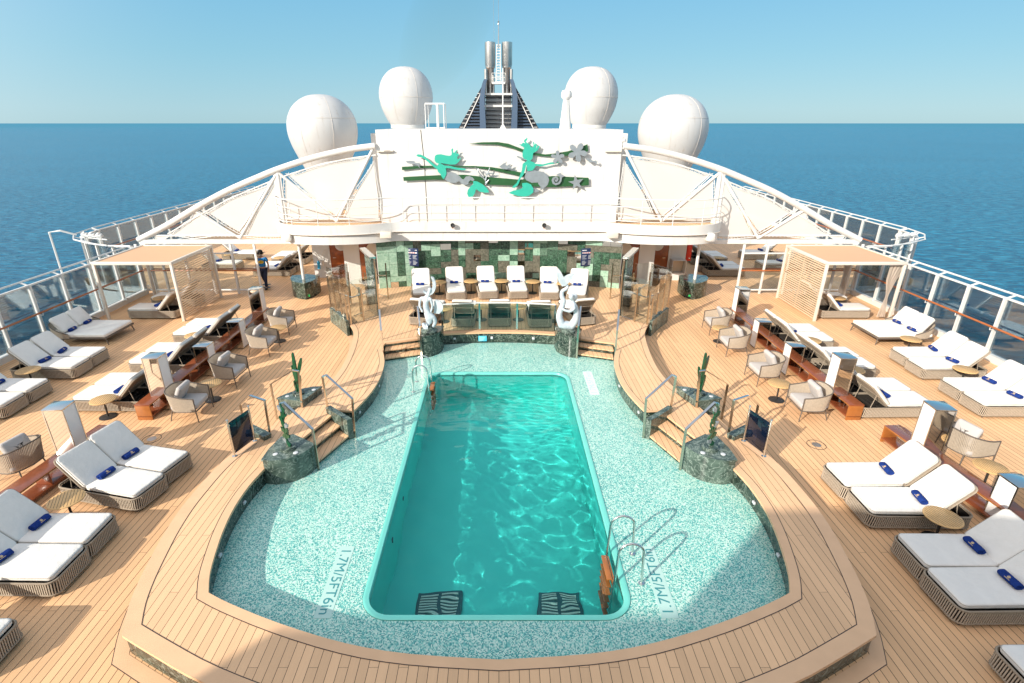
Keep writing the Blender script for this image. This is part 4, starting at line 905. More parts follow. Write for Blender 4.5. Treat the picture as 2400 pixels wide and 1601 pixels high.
# signs, kelp and cactus sculptures
for sg, side in ((-1, 'left'), (1, 'right')):
    t = thing('glass_sign', 'dark blue glass sign on two steel posts on the %s of the rim' % side, 'sign', (sg*5.5, 9.83, ZR), math.atan2(10.1-9.5, sg*(5.42-5.60)), 'blue glass signs')
    for x in (-.31, .31):
        m = MB(); m.tube([(x, 0, 0), (x, 0, .86)], .019, 10); m.lathe([(.05, 0), (.05, .012), (.02, .02)], 12, (x, 0, 0)); m.lathe([(.025, .86), (.025, .88), (0, .885)], 10, (x, 0, 0)); m.obj('post', 'steel', t)
    MB().bbox(-.28, .28, -.006, .006, .06, .80, .003).obj('panel', 'blue_glass', t)
    m = MB()
    for x in (-.3, .3):
        for z in (.12, .74): m.bbox(x-.03, x+.03, -.012, .012, z-.015, z+.015, .004)
    m.obj('clip', 'steel', t)
def kelp(t, cx, h, mat, seed, lean=0, w=.05):
    rnd = random.Random(seed); pts = []; n = 13
    L1, R1 = [], []
    for i in range(n):
        z = .03+h*i/(n-1); s = .055*math.sin(i*1.25+seed); ww = w*(1.15 if i % 2 else .55)*(1-.45*i/n)
        L1.append((cx+s-ww+lean*i/n, z)); R1.append((cx+s+ww+lean*i/n, z))
    m = MB(); poly = R1+[(cx+lean, h+.08)]+L1[::-1]; m.plate(poly, -.012, .012); return m
for sg, side in ((-1, 'left'), (1, 'right')):
    t = thing('kelp_sculpture', 'green glossy kelp sculpture standing on the near %s marble plinth' % side, 'sculpture', (sg*4.42, 9.52, .60), .5*sg, 'green kelp sculptures')
    MB().lathe([(.17, 0), (.17, .03), (.15, .035), (.15, .05), (0, .05)], 28).obj('base', 'grey_marble', t)
    m = kelp(t, 0, .98, 'coral_green', 1); m.M = T(rz=PI/2); 
    for x, s_, h_, se in ((-.0, .6, .8, 4),):
        q = kelp(t, x, h_, '', se, .05); m.add([(-v.y+.015, v.x, v.z) for v in q.v], q.f)
    m.obj('frond', 'coral_green', t, smooth=30)
    for k in range(7):
        q = MB(); z = .16+.125*k; s_ = 1 if k % 2 else -1
        q.plate([(s_*.02, z-.05), (s_*.10, z-.01), (s_*.115, z+.07), (s_*.07, z+.04), (s_*.06, z+.09), (s_*.01, z+.04)], -.016, .016); q.obj('leaf', 'coral_green' if k % 3 else 'art_steel', t, smooth=30)
    t = thing('cactus_sculpture', 'green cactus sculpture with flat upright blades on the far %s marble plinth' % side, 'sculpture', (sg*5.08, 12.02, .57), .35*sg, 'green cactus sculptures')
    MB().lathe([(.15, 0), (.15, .03), (.13, .05), (0, .05)], 28).obj('base', 'dark_marble', t)
    for dx, dz, h_, w_, ln_, ry in ((0, 0, 1.12, .05, 0, 0), (.09*1, .45, .55, .045, .10, .5), (-.07, .30, .45, .04, -.05, -.35), (.05, .1, .4, .04, .06, .3), (-.05, 0, .35, .035, -.05, -.3)):
        q = MB(); q.M = T(dx*.4, random.uniform(-.03, .03), dz, ry=ry*.6, rz=.5*dx*10)
        q.plate([(-w_*.5, 0), (w_*.5, 0), (w_*.95, h_*.3), (w_, h_*.7), (w_*.6, h_*.96), (0, h_), (-w_*.6, h_*.96), (-w_, h_*.65), (-w_*.9, h_*.3)], -.018, .018); q.obj('blade', 'coral_green', t, smooth=30)
    # small round lights set in the plinth tops
    for (px, py) in ((4.2, 9.33), (4.6, 9.28), (4.75, 12.2), (5.3, 11.85)):
        zz = .602 if py < 10 else .572
        tag(MB().lathe([(0, 0), (.05, 0), (.05, .008), (.035, .012), (0, .012)], 20, (sg*px, py, zz)).obj('spot_light', 'print_white'), 'flush round light in the top of the %s %s plinth, %s' % (('near' if py < 10 else 'far'), side, 'closer to the pool' if px in (4.2, 4.75) else 'farther from the pool'), 'spot light', 'round lights in the plinths')
# brass covers in the deck
for x, y, s_ in ((-8.2, 10.8, 'left'), (7.35, 10.55, 'right')):
    t = thing('deck_cover', 'round metal deck cover with a ring set in the planks on the %s' % s_, 'deck cover', (x, y, .002)); m = MB(); m.lathe([(0, 0), (.10, 0), (.10, .004), (0, .004)], 24); m.obj('disc', 'pipe_steel', t)
    r = MB(); r.tube([(.2*math.cos(a*PI/16), .2*math.sin(a*PI/16), .001) for a in range(32)], .006, 5, closed=True); r.obj('ring', 'caulk', t)
# ------------------------------------------------------------------ windbreak along the sides
def windbreak(label, pts, post_step=1.36, z0=0, hand=True, top=1.97, inn=1, wood=True, name='windbreak'):
    """pts: plan line; inn=+1 when the inboard side is on the left"""
    t = thing(name, label, 'windbreak', (pts[0][0], pts[0][1], 0)); O = Vector(pts[0])
    P = [Vector(p)-O for p in pts]; seg = []; tot = 0
    for a, b in zip(P, P[1:]): seg.append((tot, a, b, (b-a).length)); tot += (b-a).length
    def at(s):
        for st, a, b, l in seg:
            if s <= st+l+1e-6: d = (b-a)/l; return a+d*(s-st), d
        return P[-1], (P[-1]-P[-2]).normalized()
    n = max(1, round(tot/post_step)); S = [tot*k/n for k in range(n+1)]
    sill = MB(); tops = MB(); hr = MB(); bk = MB()
    for a, b in zip(P, P[1:]):
        nn = Vector((-(b-a).y, (b-a).x)).normalized()*inn
        sill.bar((a.x, a.y, .10), (b.x, b.y, .10), .22, .20); tops.bar((a.x, a.y, top), (b.x, b.y, top), .07, .05)
        o1, o2 = a-nn*.27, b-nn*.27; tops.tube([(o1.x, o1.y, top+.10), (o2.x, o2.y, top+.10)], .032, 8)
        i1, i2 = a+nn*.17, b+nn*.17; hr.tube([(i1.x, i1.y, 1.06), (i2.x, i2.y, 1.06)], .032, 8)
    sill.obj('sill', 'white_paint', t); tops.obj('top_rail', 'white_paint', t)
    if hand: hr.obj('handrail', 'rail_wood' if wood else 'white_paint', t)
    for i, s in enumerate(S):
        p, d = at(s); nn = Vector((-d.y, d.x))*inn; m = MB()
        m.bar((p.x, p.y, .2), (p.x, p.y, top), .13, .07, up=(d.x, d.y, 0)); m.bar((p.x, p.y, top+.0), (p.x-nn.x*.27, p.y-nn.y*.27, top+.10), .05, .04)
        m.bar((p.x+nn.x*.02, p.y+nn.y*.02, .2), (p.x+nn.x*.16, p.y+nn.y*.16, .2), .1, .1)
        if hand: m.tube([(p.x, p.y, .95), (p.x+nn.x*.17, p.y+nn.y*.17, .95), (p.x+nn.x*.17, p.y+nn.y*.17, 1.03)], .014, 6)
        m.obj('post', 'white_paint', t, smooth=30)
    for a, b in zip(S, S[1:]):
        p, d = at(a+.001); q, d2 = at(b-.001); p = p+d*.07; q = q-d2*.07
        MB().bar((p.x, p.y, (.2+top)/2), (q.x, q.y, (.2+top)/2), .014, top-.26).obj('glass_pane', 'smoke_glass', t)
    return t
for sg, side in ((-1, 'left'), (1, 'right')):
    S = lambda pts: [(sg*x, y) for x, y in pts]
    windbreak('long white windbreak with smoked glass and brown handrail along the %s deck edge' % side, S([(15.42, 1.92), (15.42, 22.32)]), inn=sg)
    windbreak('curved smoked glass windbreak round the %s side wing' % side, S([(15.6, 22.75), (16.6, 22.85), (17.7, 23.3), (18.9, 24.1), (19.7, 25.2), (19.95, 26.6)]), hand=False, inn=sg, post_step=1.15)
    windbreak('far smoked glass windbreak running aft from the %s wing' % side, S([(20.0, 26.75), (20.0, 45.6)]), inn=sg, post_step=1.45)
    # pipework and lamp bracket at the wing corner
    t = thing('lamp_bracket', 'white pipe bracket with floodlights at the corner of the %s wing' % side, 'lamp bracket', (sg*17.3, 23.2, 0))
    m = MB(); m.tube([(0, 0, 2.1), (0, 0, 2.32), (sg*.9, .25, 2.32), (sg*.9, .25, 2.1)], .028, 7); m.tube([(-sg*.3, -.1, 2.22), (sg*1.3, .5, 2.22)], .028, 7); m.obj('pipe', 'white_paint', t)
    for k in range(3):
        m = MB(); m.M = T(sg*(.1+.4*k), .05+.12*k, 2.36, rx=.5); m.bbox(-.13, .13, -.08, .08, -.08, .08, .03); m.lathe([(.05, .08), (.05, .14), (0, .14)], 12); m.obj('floodlight', 'white_paint', t)
    if sg < 0:
        m = MB(); m.tube([(-2.3, 1.6, 2.1), (-2.75, 1.3, 2.35), (-3.28, 1.3, 2.28), (-3.28, 1.3, -.5), (-3.2, 1.3, -1.2), (-2.6, 1.3, -1.3)], .045, 8); m.obj('davit_pipe', 'white_paint', t)
    # transverse screen at the aft end of the deck
    t = thing('deck_screen', 'white open screen with brown handrail across the %s deck under the truss' % side, 'screen', (sg*12.85, 22.4, 0))
    for x in (-2.5, -1.5, -.5, .53, 1.53, 2.5): MB().bbox(sg*x-.045, sg*x+.045, -.04, .04, 0, 2.17, .006).obj('post', 'white_paint', t)
    for z, r in ((.17, .035), (1.78, .035)): MB().tube([(-sg*2.5, 0, z), (sg*2.5, 0, z)], r, 8).obj('crossbar', 'white_paint', t)
    for dy in (-.14, .14): MB().tube([(-sg*2.5, dy, 1.07), (sg*2.5, dy, 1.07)], .03, 8).obj('handrail', 'rail_wood', t)
    MB().box(-2.45, 2.45, -.006, .006, .22, 1.74).obj('glass_pane', 'clear_glass', t)

# ------------------------------------------------------------------ arched truss with laced fabric panels
arch_pts = [(15.2, 2.34), (13.9, 2.93), (12.5, 3.66), (11.1, 4.33), (9.6, 4.92), (8.7, 5.24), (7.4, 5.62), (6.0, 5.92), (4.9, 6.06)]
AS = smooth_line(arch_pts, 4)
def arch_z(x):
    x = abs(x)
    for a, b in zip(AS, AS[1:]):
        if b[0] <= x <= a[0]: return a[1]+(b[1]-a[1])*(a[0]-x)/(a[0]-b[0])
    return AS[-1][1] if x < 5 else AS[0][1]
YT = 22.45
for sg, side in ((-1, 'left'), (1, 'right')):
    t = thing('arched_truss', 'white arched tubular truss with laced cream fabric panels on the %s of the cabin wall' % side, 'truss', (sg*8.9, YT, 0)); X = lambda x: sg*(x-8.9)
    MB().tube([(X(x), 0, z) for x, z in AS], .125, 12).obj('arch', 'white_paint', t)
    MB().tube([(X(x), 0, z-.34) for x, z in AS[4:]], .03, 7).obj('lower_chord', 'white_paint', t)
    MB().bar((X(15.15), 0, 2.28), (X(8.75), 0, 2.28), .16, .17).obj('beam', 'white_paint', t)
    MB().tube([(X(15.0), 0, 2.52), (X(9.2), 0, 2.52)], .03, 7).obj('lower_chord', 'white_paint', t)
    MB().tube([(X(9.1), 0, 3.22), (X(4.95), 0, 3.22)], .05, 8).obj('lower_chord', 'white_paint', t)
    nod = dict(a=(12.55, arch_z(12.55)-.1), b=(10.9, 2.42), c=(8.9, arch_z(8.9)-.1), d=(6.75, 3.12), e=(5.0, arch_z(5.0)-.1), f=(8.95, 2.3))
    for p, q, r in (('a', 'b', .05), ('b', 'c', .062), ('c', 'd', .062), ('d', 'e', .062), ('c', 'f', .075)):
        A, B = nod[p], nod[q]; MB().tube([(X(A[0]), 0, A[1]), (X(B[0]), 0, B[1])], r, 10).obj('brace', 'white_paint', t)
    MB().bar((X(15.0), 0, 0), (X(15.0), 0, 2.2), .2, .18, up=(1, 0, 0)).obj('end_post', 'white_paint', t)
    MB().bar((X(8.95), 0, 2.3), (X(8.95), 0, 5.1), .06, .3, up=(1, 0, 0)).obj('flat_post', 'white_paint', t)
    tri = [[(14.45, 2.56), (11.25, 2.56), (12.62, 3.45), ], [(12.25, 3.72), (10.88, 2.78), (9.25, 4.78)], [(10.55, 2.56), (9.2, 2.56), (9.12, 4.55)],
           [(8.60, 4.72), (8.72, 3.32), (7.05, 3.32)], [(8.42, 4.98), (6.75, 3.42), (5.35, 5.6)], [(6.35, 3.32), (5.05, 3.32), (5.03, 5.35)]]
    for k, tr in enumerate(tri):
        poly = []
        for i in range(len(tr)):
            a, b = Vector(tr[i]), Vector(tr[(i+1) % len(tr)]); n_ = 10
            for j in range(n_):
                p = a.lerp(b, j/n_)
                if k in (0, 1, 4):   # top edges follow the arch
                    if (k == 0 and i == 2) or (k == 1 and i == 2) or (k == 4 and i == 2): p.y = min(arch_z(p.x)-.48, p.y+.6) if 0 < j else p.y
                poly.append((p.x, p.y))
        c0 = Vector((sum(p[0] for p in poly)/len(poly), sum(p[1] for p in poly)/len(poly)))
        poly = [tuple(Vector(p)+(Vector(p)-c0).normalized()*.085) for p in poly]
        m = MB(); m.add([(X(x), .0, z) for x, z in poly], [tuple(q) for q in tessellate_polygon([[Vector((x, z, 0)) for x, z in poly]])])
        fp = m.obj('fabric_panel', 'screen_fabric', t, smooth=180, recalc=False)
        # lacing cords and edge rope
        lc = MB(); cen = Vector((sum(p[0] for p in poly)/len(poly), sum(p[1] for p in poly)/len(poly)))
        lc.tube([(X(x), -.01, z) for x, z in poly], .012, 5, closed=True)
        for i in range(len(poly)):
            a, b = Vector(poly[i]), Vector(poly[(i+1) % len(poly)]); l = (b-a).length; nn = Vector((-(b-a).y, (b-a).x)).normalized()
            if nn.dot(a-cen) < 0: nn = -nn
            for j in range(max(1, int(l/.075))):
                p = a.lerp(b, (j+.3)/max(1, int(l/.075))); q = p+nn*.08+(b-a).normalized()*.03*(1 if j % 2 else -1)
                lc.bar((X(p.x), -.01, p.y), (X(q.x), -.0, q.y), .013, .013, up=(0, 1, 0))
        lc.tube([(X((Vector(p)+(Vector(p)-cen).normalized()*.10).x), 0, (Vector(p)+(Vector(p)-cen).normalized()*.10).y) for p in poly], .017, 5, closed=True)
        lc.obj('lacing', 'dark_frame' if 0 else 'white_paint', fp, smooth=30)

# ------------------------------------------------------------------ deckhouse: mural wall, balcony, cabin walls
house = thing('deckhouse', 'white deckhouse with mural wall, balcony band and tiled wall facing the pool', 'deckhouse', (0, 24, 0))
m = MB(); m.box(-4.86, 4.86, -1.5, 3.5, 3.06, 6.66); m.obj('mural_wall', 'wall_paint', house, smooth=30)
m = MB(); m.box(-4.55, -4.2, -1.62, -1.502, 5.86, 5.90); m.box(-4.84, -4.3, -1.62, -1.502, 5.84, 5.89); m.box(4.2, 4.84, -1.62, -1.502, 5.84, 5.89); m.obj('ledge', 'cream_paint', house)
for sx in (-1.65, 0, 1.65, 3.3): MB().box(sx-.006, sx+.006, -1.504, -1.5, 3.1, 6.65).obj('weld_seam', 'cream_paint', house)
for sz in (4.3, 5.5): MB().box(-4.85, 4.85, -1.504, -1.5, sz-.005, sz+.005).obj('weld_seam', 'cream_paint', house)
m = MB(); m.tube([(-3.08, -1.51, 6.65), (-3.0, -1.51, 5.4), (-2.99, -1.51, 3.1)], .012, 5); m.obj('cable', 'dark_frame', house)
bal_r = [(4.0, 21.93), (4.35, 21.85), (4.9, 21.55), (5.6, 21.28), (6.5, 21.12), (7.4, 21.12), (8.2, 21.3), (8.8, 21.7), (9.12, 22.2), (9.15, 22.7)]
br = smooth_line(bal_r, 3); front = mirror(br)+br; back = [(9.15, 26), (-9.15, 26)]
loc = lambda pts: [(x, y-24) for x, y in pts]
m = MB(); m.prism(loc(front+back), 2.86, 3.04); m.obj('balcony_slab', 'white_paint', house, smooth=30)
def band(off, z0, z1, th=.07):
    a = loc(inset_line(front, off)); b = loc(inset_line(front, off+th)); q = MB(); n = len(a)
    vs = [(x, y, z0) for x, y in a]+[(x, y, z1) for x, y in a]+[(x, y, z1) for x, y in b]+[(x, y, z0) for x, y in b]
    q.add(vs, [(k*n+i, k*n+i+1, ((k+1) % 4)*n+i+1, ((k+1) % 4)*n+i) for k in range(4) for i in range(n-1)]); return q
band(-.02, 2.80, 3.17).obj('upper_fascia', 'white_paint', house, smooth=50)
band(.05, 2.40, 2.74, .05).obj('lower_fascia', 'white_paint', house, smooth=50)
band(.09, 2.70, 2.84, .05).obj('fascia_recess', 'cream_paint', house, smooth=50)
m = MB(); a = loc(inset_line(front, -.04)); m.tube([(x, y, 2.80) for x, y in a], .022, 6); m.obj('edge_pipe', 'rusty_white', house)
m = MB(); m.sheet([loc(inset_line(front, .1)+back)], 3.045); m.obj('balcony_floor', 'deck_teak', house, recalc=False)
m = MB(); m.prism(loc(inset_line(front, .1)+back), 2.44, 2.46); m.obj('soffit', 'cream_paint', house, smooth=30)
for sg in (-1, 1):
    m = MB(); m.bbox(sg*4.55-.22, sg*4.55+.22, -2.62, -2.32, 2.62, 2.86, .02); m.obj('junction_box', 'cream_paint', house)
    m = MB(); m.bbox(sg*8.45-.16, sg*8.45+.16, -2.98+.2, -2.5+.2, 2.50, 2.84, .08); m.obj('light_housing', 'white_paint', house)
# cabin walls beside the tiled wall
for sg in (-1, 1):
    m = MB(); m.box(min(sg*5.08, sg*8.85), max(sg*5.08, sg*8.85), 1.0, 1.15, 0, 2.86); m.box(min(sg*8.75, sg*8.9), max(sg*8.75, sg*8.9), 1.16, 12, 0, 2.86)
    m.obj('cabin_wall', 'wall_paint', house, smooth=30)
    d = MB(); a, b = sorted((sg*8.0, sg*6.9)); d.bbox(a, b, .95, .999, .02, 2.15, .008); dr = d.obj('door', 'door_wood', house)
    f = MB(); f.M = T((a+b)/2, .94, 1.60, rx=PI/2); f.lathe([(.20, 0), (.27, 0), (.27, .03), (.20, .03)], 28); f.obj('porthole_frame', 'white_paint', dr)
    f = MB(); f.M = T((a+b)/2, .945, 1.60, rx=PI/2); f.lathe([(0, 0), (.20, 0), (.20, .01), (0, .01)], 28); f.obj('porthole_glass', 'smoke_glass', dr)
    f = MB(); f.tube([(sg*7.85, .94, 1.0), (sg*7.85, .88, 1.0), (sg*7.72, .88, 1.0)], .014, 6); f.obj('handle', 'steel', dr)
    f = MB(); f.bbox(a-.08, a-.001, .93, .999, 0, 2.22, .005); f.bbox(b+.001, b+.08, .93, .999, 0, 2.22, .005); f.bbox(a-.08, b+.08, .93, .999, 2.151, 2.22, .005); f.obj('door_frame', 'white_paint', house)
    d = MB(); d.bbox(min(sg*5.55, sg*6.2), max(sg*5.55, sg*6.2), -.6, -.55, .38, 2.4, .008); dr = d.obj('door', 'door_wood', house)
    f = MB(); f.M = T(sg*5.6, -.62, 1.75, rx=PI/2); f.lathe([(.16, 0), (.26, 0), (.26, .03), (.16, .03)], 28); f.obj('porthole_frame', 'cream_paint', dr)
    f = MB(); f.box(min(sg*6.2, sg*6.9), max(sg*6.2, sg*6.9), -.62, -.55, .0, 2.44); f.box(min(sg*6.83, sg*6.9), max(sg*6.83, sg*6.9), -.549, .95, 0, 2.44); f.obj('cabin_wall', 'wall_paint', house, smooth=30)
    f = MB(); f.bbox(min(sg*8.2, sg*8.42), max(sg*8.2, sg*8.42), .97, .999, 1.62, 1.95, .003); pl = f.obj('door_plate', 'black_metal', house)
    f = MB(); f.box(sg*8.31-.04, sg*8.31+.04, .962, .969, 1.70, 1.88); f.obj('symbol', 'print_white', pl)
# tiled wall: patchwork of marble, some mirror tiles
tw = MB(); rnd = random.Random(5)
def wy(x): return 22.72-.0325*x*x-24
xs = [-5.08, -4.62, -4.3, -3.98, -3.62, -3.3, -2.9, -2.5, -2.05, -1.75, -1.45, -1.1, -.8, -.45, -.05]; xs = xs+[-x for x in xs[::-1][1:]]+[.0]; xs = sorted(set([x for x in xs if x != 0.0]))
zs = [.38, .62, .86, 1.12, 1.38, 1.64, 1.90, 2.16, 2.44]
cols = len(xs)-1; grid = [[None]*(len(zs)-1) for _ in range(cols)]
for c_ in range(cols):
    for r_ in range(len(zs)-1):
        if grid[c_][r_] is not None: continue
        w_, h_ = rnd.choice([(1, 1), (1, 2), (1, 1), (2, 1), (1, 2), (1, 3)]); w_ = min(w_, cols-c_); h_ = min(h_, len(zs)-1-r_)
        while w_ > 1 and any(grid[c_+w_-1][r_+k] is not None for k in range(h_)): w_ -= 1
        while h_ > 1 and any(grid[c_+i][r_+h_-1] is not None for i in range(w_)): h_ -= 1
        lastm = rnd.choice([0, 0, 1, 2, 2, 3, 3, 0, 2] if w_*h_ > 1 else [0, 1, 3, 4, 4, 2, 0])
        for i in range(w_):
            for k in range(h_): grid[c_+i][r_+k] = lastm
        xa, xb = xs[c_]+.005, xs[c_+w_]-.005; za_, zb_ = zs[r_]+.005, zs[r_+h_]-.005; tw.cur = lastm; n_ = 3
        pro = rnd.choice([0, .004, .008])
        tw.add([(xa+(xb-xa)*i/n_, wy(xa+(xb-xa)*i/n_)-pro, z) for z in (za_, zb_) for i in range(n_+1)], [(i, i+1, n_+2+i, n_+1+i) for i in range(n_)])
tw.obj('tiled_wall', ['tile_dark', 'tile_mid', 'tile_light', 'tile_brown', 'mirror'], house, smooth=30, recalc=False)
bk = MB(); bk.wall([(x, wy(x)+.012) for x in xs], .0, 2.86); bk.obj('wall_backing', 'caulk', house, recalc=False)
for sg in (-1, 1): m = MB(); m.box(min(sg*5.1, sg*5.081), max(sg*5.1, sg*5.081), -2.1, -.55, .38, 2.44); m.obj('side_return', 'wall_paint', house, smooth=30)

# balcony railing
t = thing('balcony_railing', 'white four-bar railing round the balcony above the green tiled wall', 'railing', (0, 21.9, 3.17))
rl = inset_line(front, .03); R3 = [(x, y-21.9) for x, y in rl]
for k, z in enumerate((.97, .66, .38, .11)): MB().tube([(x, y, z) for x, y in R3], .024 if k == 0 else .014, 7).obj('rail', 'white_paint', t)
acc = 0; last = None
px_ = [-8.9, -8.2, -7.1, -5.9, -4.7, -3.9, -2.75, -1.55, -.35, .85, 2.05, 3.25, 4.45, 5.6, 6.8, 8.0, 8.9]
def ry(x):
    for a, b in zip(R3, R3[1:]):
        if a[0] <= x <= b[0]: return a[1]+(b[1]-a[1])*(x-a[0])/max(1e-6, b[0]-a[0])
    return R3[0][1]
for x in px_: MB().tube([(x, ry(x), -.1), (x, ry(x), .97)], .017, 7).obj('post', 'white_paint', t)
for x in (-1.88, 1.82):
    t2 = thing('floodlight', 'small dark floodlight on the balcony edge %s of centre' % ('left' if x < 0 else 'right'), 'floodlight', (x, 21.82, 3.05))
    q = MB(); q.M = T(0, -.06, .02, rx=1.2); q.lathe([(.03, -.1), (.085, -.06), (.085, .05), (.07, .05), (.05, 0), (0, 0)], 16); q.obj('lamp_head', 'black_metal', t2)
    q = MB(); q.bar((0, .06, -.02), (0, -.03, 0), .03, .03); q.tube([(-.03, -.02, -.08), (.03, -.02, -.08)], .03, 8); q.obj('bracket', 'rail_wood', t2)

# wall relief: ribbons, two figures with fish tails, fish and stars, each a cut-out standing off the wall
COLR = {'L_hair': 'aqua_paint', 'L_body': 'aqua_paint', 'L_fin': 'aqua_paint', 'R_hair': 'aqua_paint', 'R_body': 'aqua_paint', 'R_fin': 'aqua_paint', 'L_tail': 'art_steel', 'R_tail': 'art_steel'}
def cut(key, mat, name, parent, y, loc_):
    q = MB(); q.plate([(x-loc_[0], z-loc_[2]) for x, z in ART[key]], y-.012-loc_[1], y+.012-loc_[1]); return q.obj(name, mat, parent, smooth=30)
for k, lab in (('ribbon_a', 'dark green wavy ribbon at the top of the wall relief'), ('ribbon_b', 'dark green ribbon, middle one of the wall relief, thinner'), ('ribbon_c', 'dark green ribbon, lowest and longest of the wall relief')):
    p = ART[k]; c_ = (sum(a[0] for a in p)/len(p), 22.42, sum(a[1] for a in p)/len(p)); q = MB(); q.plate([(x-c_[0], z-c_[2]) for x, z in p], -.012+{'ribbon_a': 0, 'ribbon_b': -.0, 'ribbon_c': -.03}[k], .012+{'ribbon_a': 0, 'ribbon_b': 0, 'ribbon_c': -.03}[k]); o = q.obj('wall_ribbon', 'art_green', smooth=30); o.location = c_; tag(o, lab, 'wall ribbon', 'green ribbons of the relief')
for pre, lab in (('L', 'turquoise mermaid cut-out swimming to the left on the white wall'), ('R', 'turquoise mermaid cut-out sitting upright with arm stretched on the white wall')):
    b = ART[pre+'_body']; c_ = (sum(a[0] for a in b)/len(b), 22.34, sum(a[1] for a in b)/len(b)); t = thing('mermaid_relief', lab, 'wall relief', c_)
    for k, nme, dy in (('_hair', 'hair', 0), ('_body', 'body', .0), ('_tail', 'tail', .03), ('_fin', 'fin', -.03)):
        q = MB(); q.plate([(x-c_[0], z-c_[2]) for x, z in ART[pre+k]], dy-.011-(.005 if k == '_hair' else 0), dy+.011); q.obj(nme, COLR[pre+k], t, smooth=30)
for k, nme, lab in (('angel_fish', 'fish_relief', 'steel angel fish with tall fins in the middle of the relief'), ('left_fish', 'fish_relief', 'steel fish at the far left of the relief above the ribbon'), ('right_fish', 'fish_relief', 'steel fish at the far right below the flower-shaped starfish'),
                  ('chin_fish', 'fish_relief', 'small steel fish half hidden behind the right mermaid'), ('seahorse', 'shell_relief', 'steel curled sea creature right of the sitting mermaid'), ('flower_star', 'starfish_relief', 'large grey starfish with rounded petals at the top right of the relief'),
                  ('small_star', 'starfish_relief', 'smaller grey starfish by the hand of the right mermaid'), ('metal_star', 'starfish_relief', 'shiny five-pointed steel starfish at the lower right of the relief')):
    p = ART[k]; c_ = (sum(a[0] for a in p)/len(p), 22.30, sum(a[1] for a in p)/len(p)); q = MB(); q.plate([(x-c_[0], z-c_[2]) for x, z in p], -.01+(.035 if k == 'chin_fish' else 0), .01+(.035 if k == 'chin_fish' else 0)); o = q.obj(nme, 'art_steel', smooth=30); o.location = c_; tag(o, lab, 'wall relief')
q = MB()
for s in CORAL:
    pts = [(x+1.2, 0, z-4.75) for x, z in s]; q.tube(pts, [.035-.018*i/(len(pts)-1) for i in range(len(pts))], 6)
o = q.obj('coral_relief', 'art_steel'); o.location = (-1.2, 22.32, 4.75); tag(o, 'branching steel coral on the relief between the two mermaids', 'wall relief')

# menu boards on the tiled wall
for x, lab in ((-3.68, 'dark blue menu board on the left of the tiled wall'), (3.72, 'dark blue menu board on the right of the tiled wall')):
    t = thing('menu_board', lab, 'menu board', (x, wy(x)+24-.06, 1.28), .24*(1 if x > 0 else -1), 'menu boards'); MB().bbox(-.29, .29, -.01, .01, 0, .76, .004).obj('board', 'navy', t)
    q = MB()
    for cx in (-.13, .14):
        for k in range(9):
            if k not in (4,): q.box(cx-.105, cx+.02+.07*((k*7) % 3)/2, -.0135, -.0105, .07+k*.048, .085+k*.048)
    q.obj('text_lines', 'print_white', t); q = MB()
    q.box(-.24, .24, -.013, -.0105, .545, .60); hd = q.obj('picture_strip', 'print_white', t); q = MB()
    for k in range(4): q.box(-.20+.1*k, -.15+.1*k, -.0155, -.0135, .555, .59)
    q.obj('picture', 'print_red', t); q = MB(); q.box(-.25, -.05, -.013, -.0105, .66, .70); q.box(.15, .24, -.013, -.0105, .67, .70); q.obj('heading', 'print_white', t)

# marble pedestals with white posts
for sg, side in ((-1, 'left'), (1, 'right')):
    P = [(sg*x, y) for x, y in [(8.13, 21.52), (8.5, 21.68), (8.82, 21.98), (9.02, 22.4), (9.05, 22.75), (8.5, 23.0), (7.88, 22.75), (7.86, 22.35), (7.93, 21.9)]]
    t = slab('marble_pedestal', 'pointed green marble pedestal under the white column on the %s' % side, 'pedestal', P, .72, 'dark_marble', over=.01, topm='grey_marble', group='column pedestals')
    q = MB(); q.bbox(-.05, .05, -.02, .0, .10, .20, .003); q.M = Matrix(); o = q.obj('exit_light', 'exit_green', t); o.location = (sg*.02-.38*sg, -.62, 0)
    tag(MB().tube([(0, 0, .721), (-sg*.0, 0, 2.44)], .065, 12).obj('column', 'white_paint'), 'slim white column standing on the %s marble pedestal' % side, 'column'); bpy.data.objects['column' if sg < 0 else 'column.001'].location = (sg*8.36, 22.15, 0)
# red cabinet and bin at the right, fire gear at the left
t = thing('fire_cabinet', 'red fire cabinet on the corner of the right cabin wall', 'fire cabinet', (9.0, 25.3, 1.1)); MB().bbox(-.09, .15, -.2, .55, -.3, .75, .01).obj('box', 'red_paint', t)
q = MB(); q.bbox(-.10, -.09, -.1, -.02, .5, .56, .002); q.bbox(.04, .10, -.21, -.2, .55, .6, .002); q.bbox(.04, .10, -.21, -.2, -.2, -.15, .002); q.obj('hinge', 'steel', t)
t = thing('towel_bin', 'low white open box against the right cabin wall', 'bin', (8.45, 24.75, 0)); q = MB(); q.box(-.3, .3, .2, .22, 0, .95); q.box(-.32, -.3, -.2, .22, 0, .95); q.box(.3, .32, -.2, .22, 0, .95); q.box(-.3, .3, -.2, .2, .3, .33); q.box(-.3, .3, -.2, .2, .93, .95); q.box(-.3, .3, -.2, -.18, .0, .3); q.obj('shell', 'wall_paint', t, smooth=30); MB().box(-.29, .29, .17, .195, .34, .92).obj('inner_panel', 'slat_paint', t)
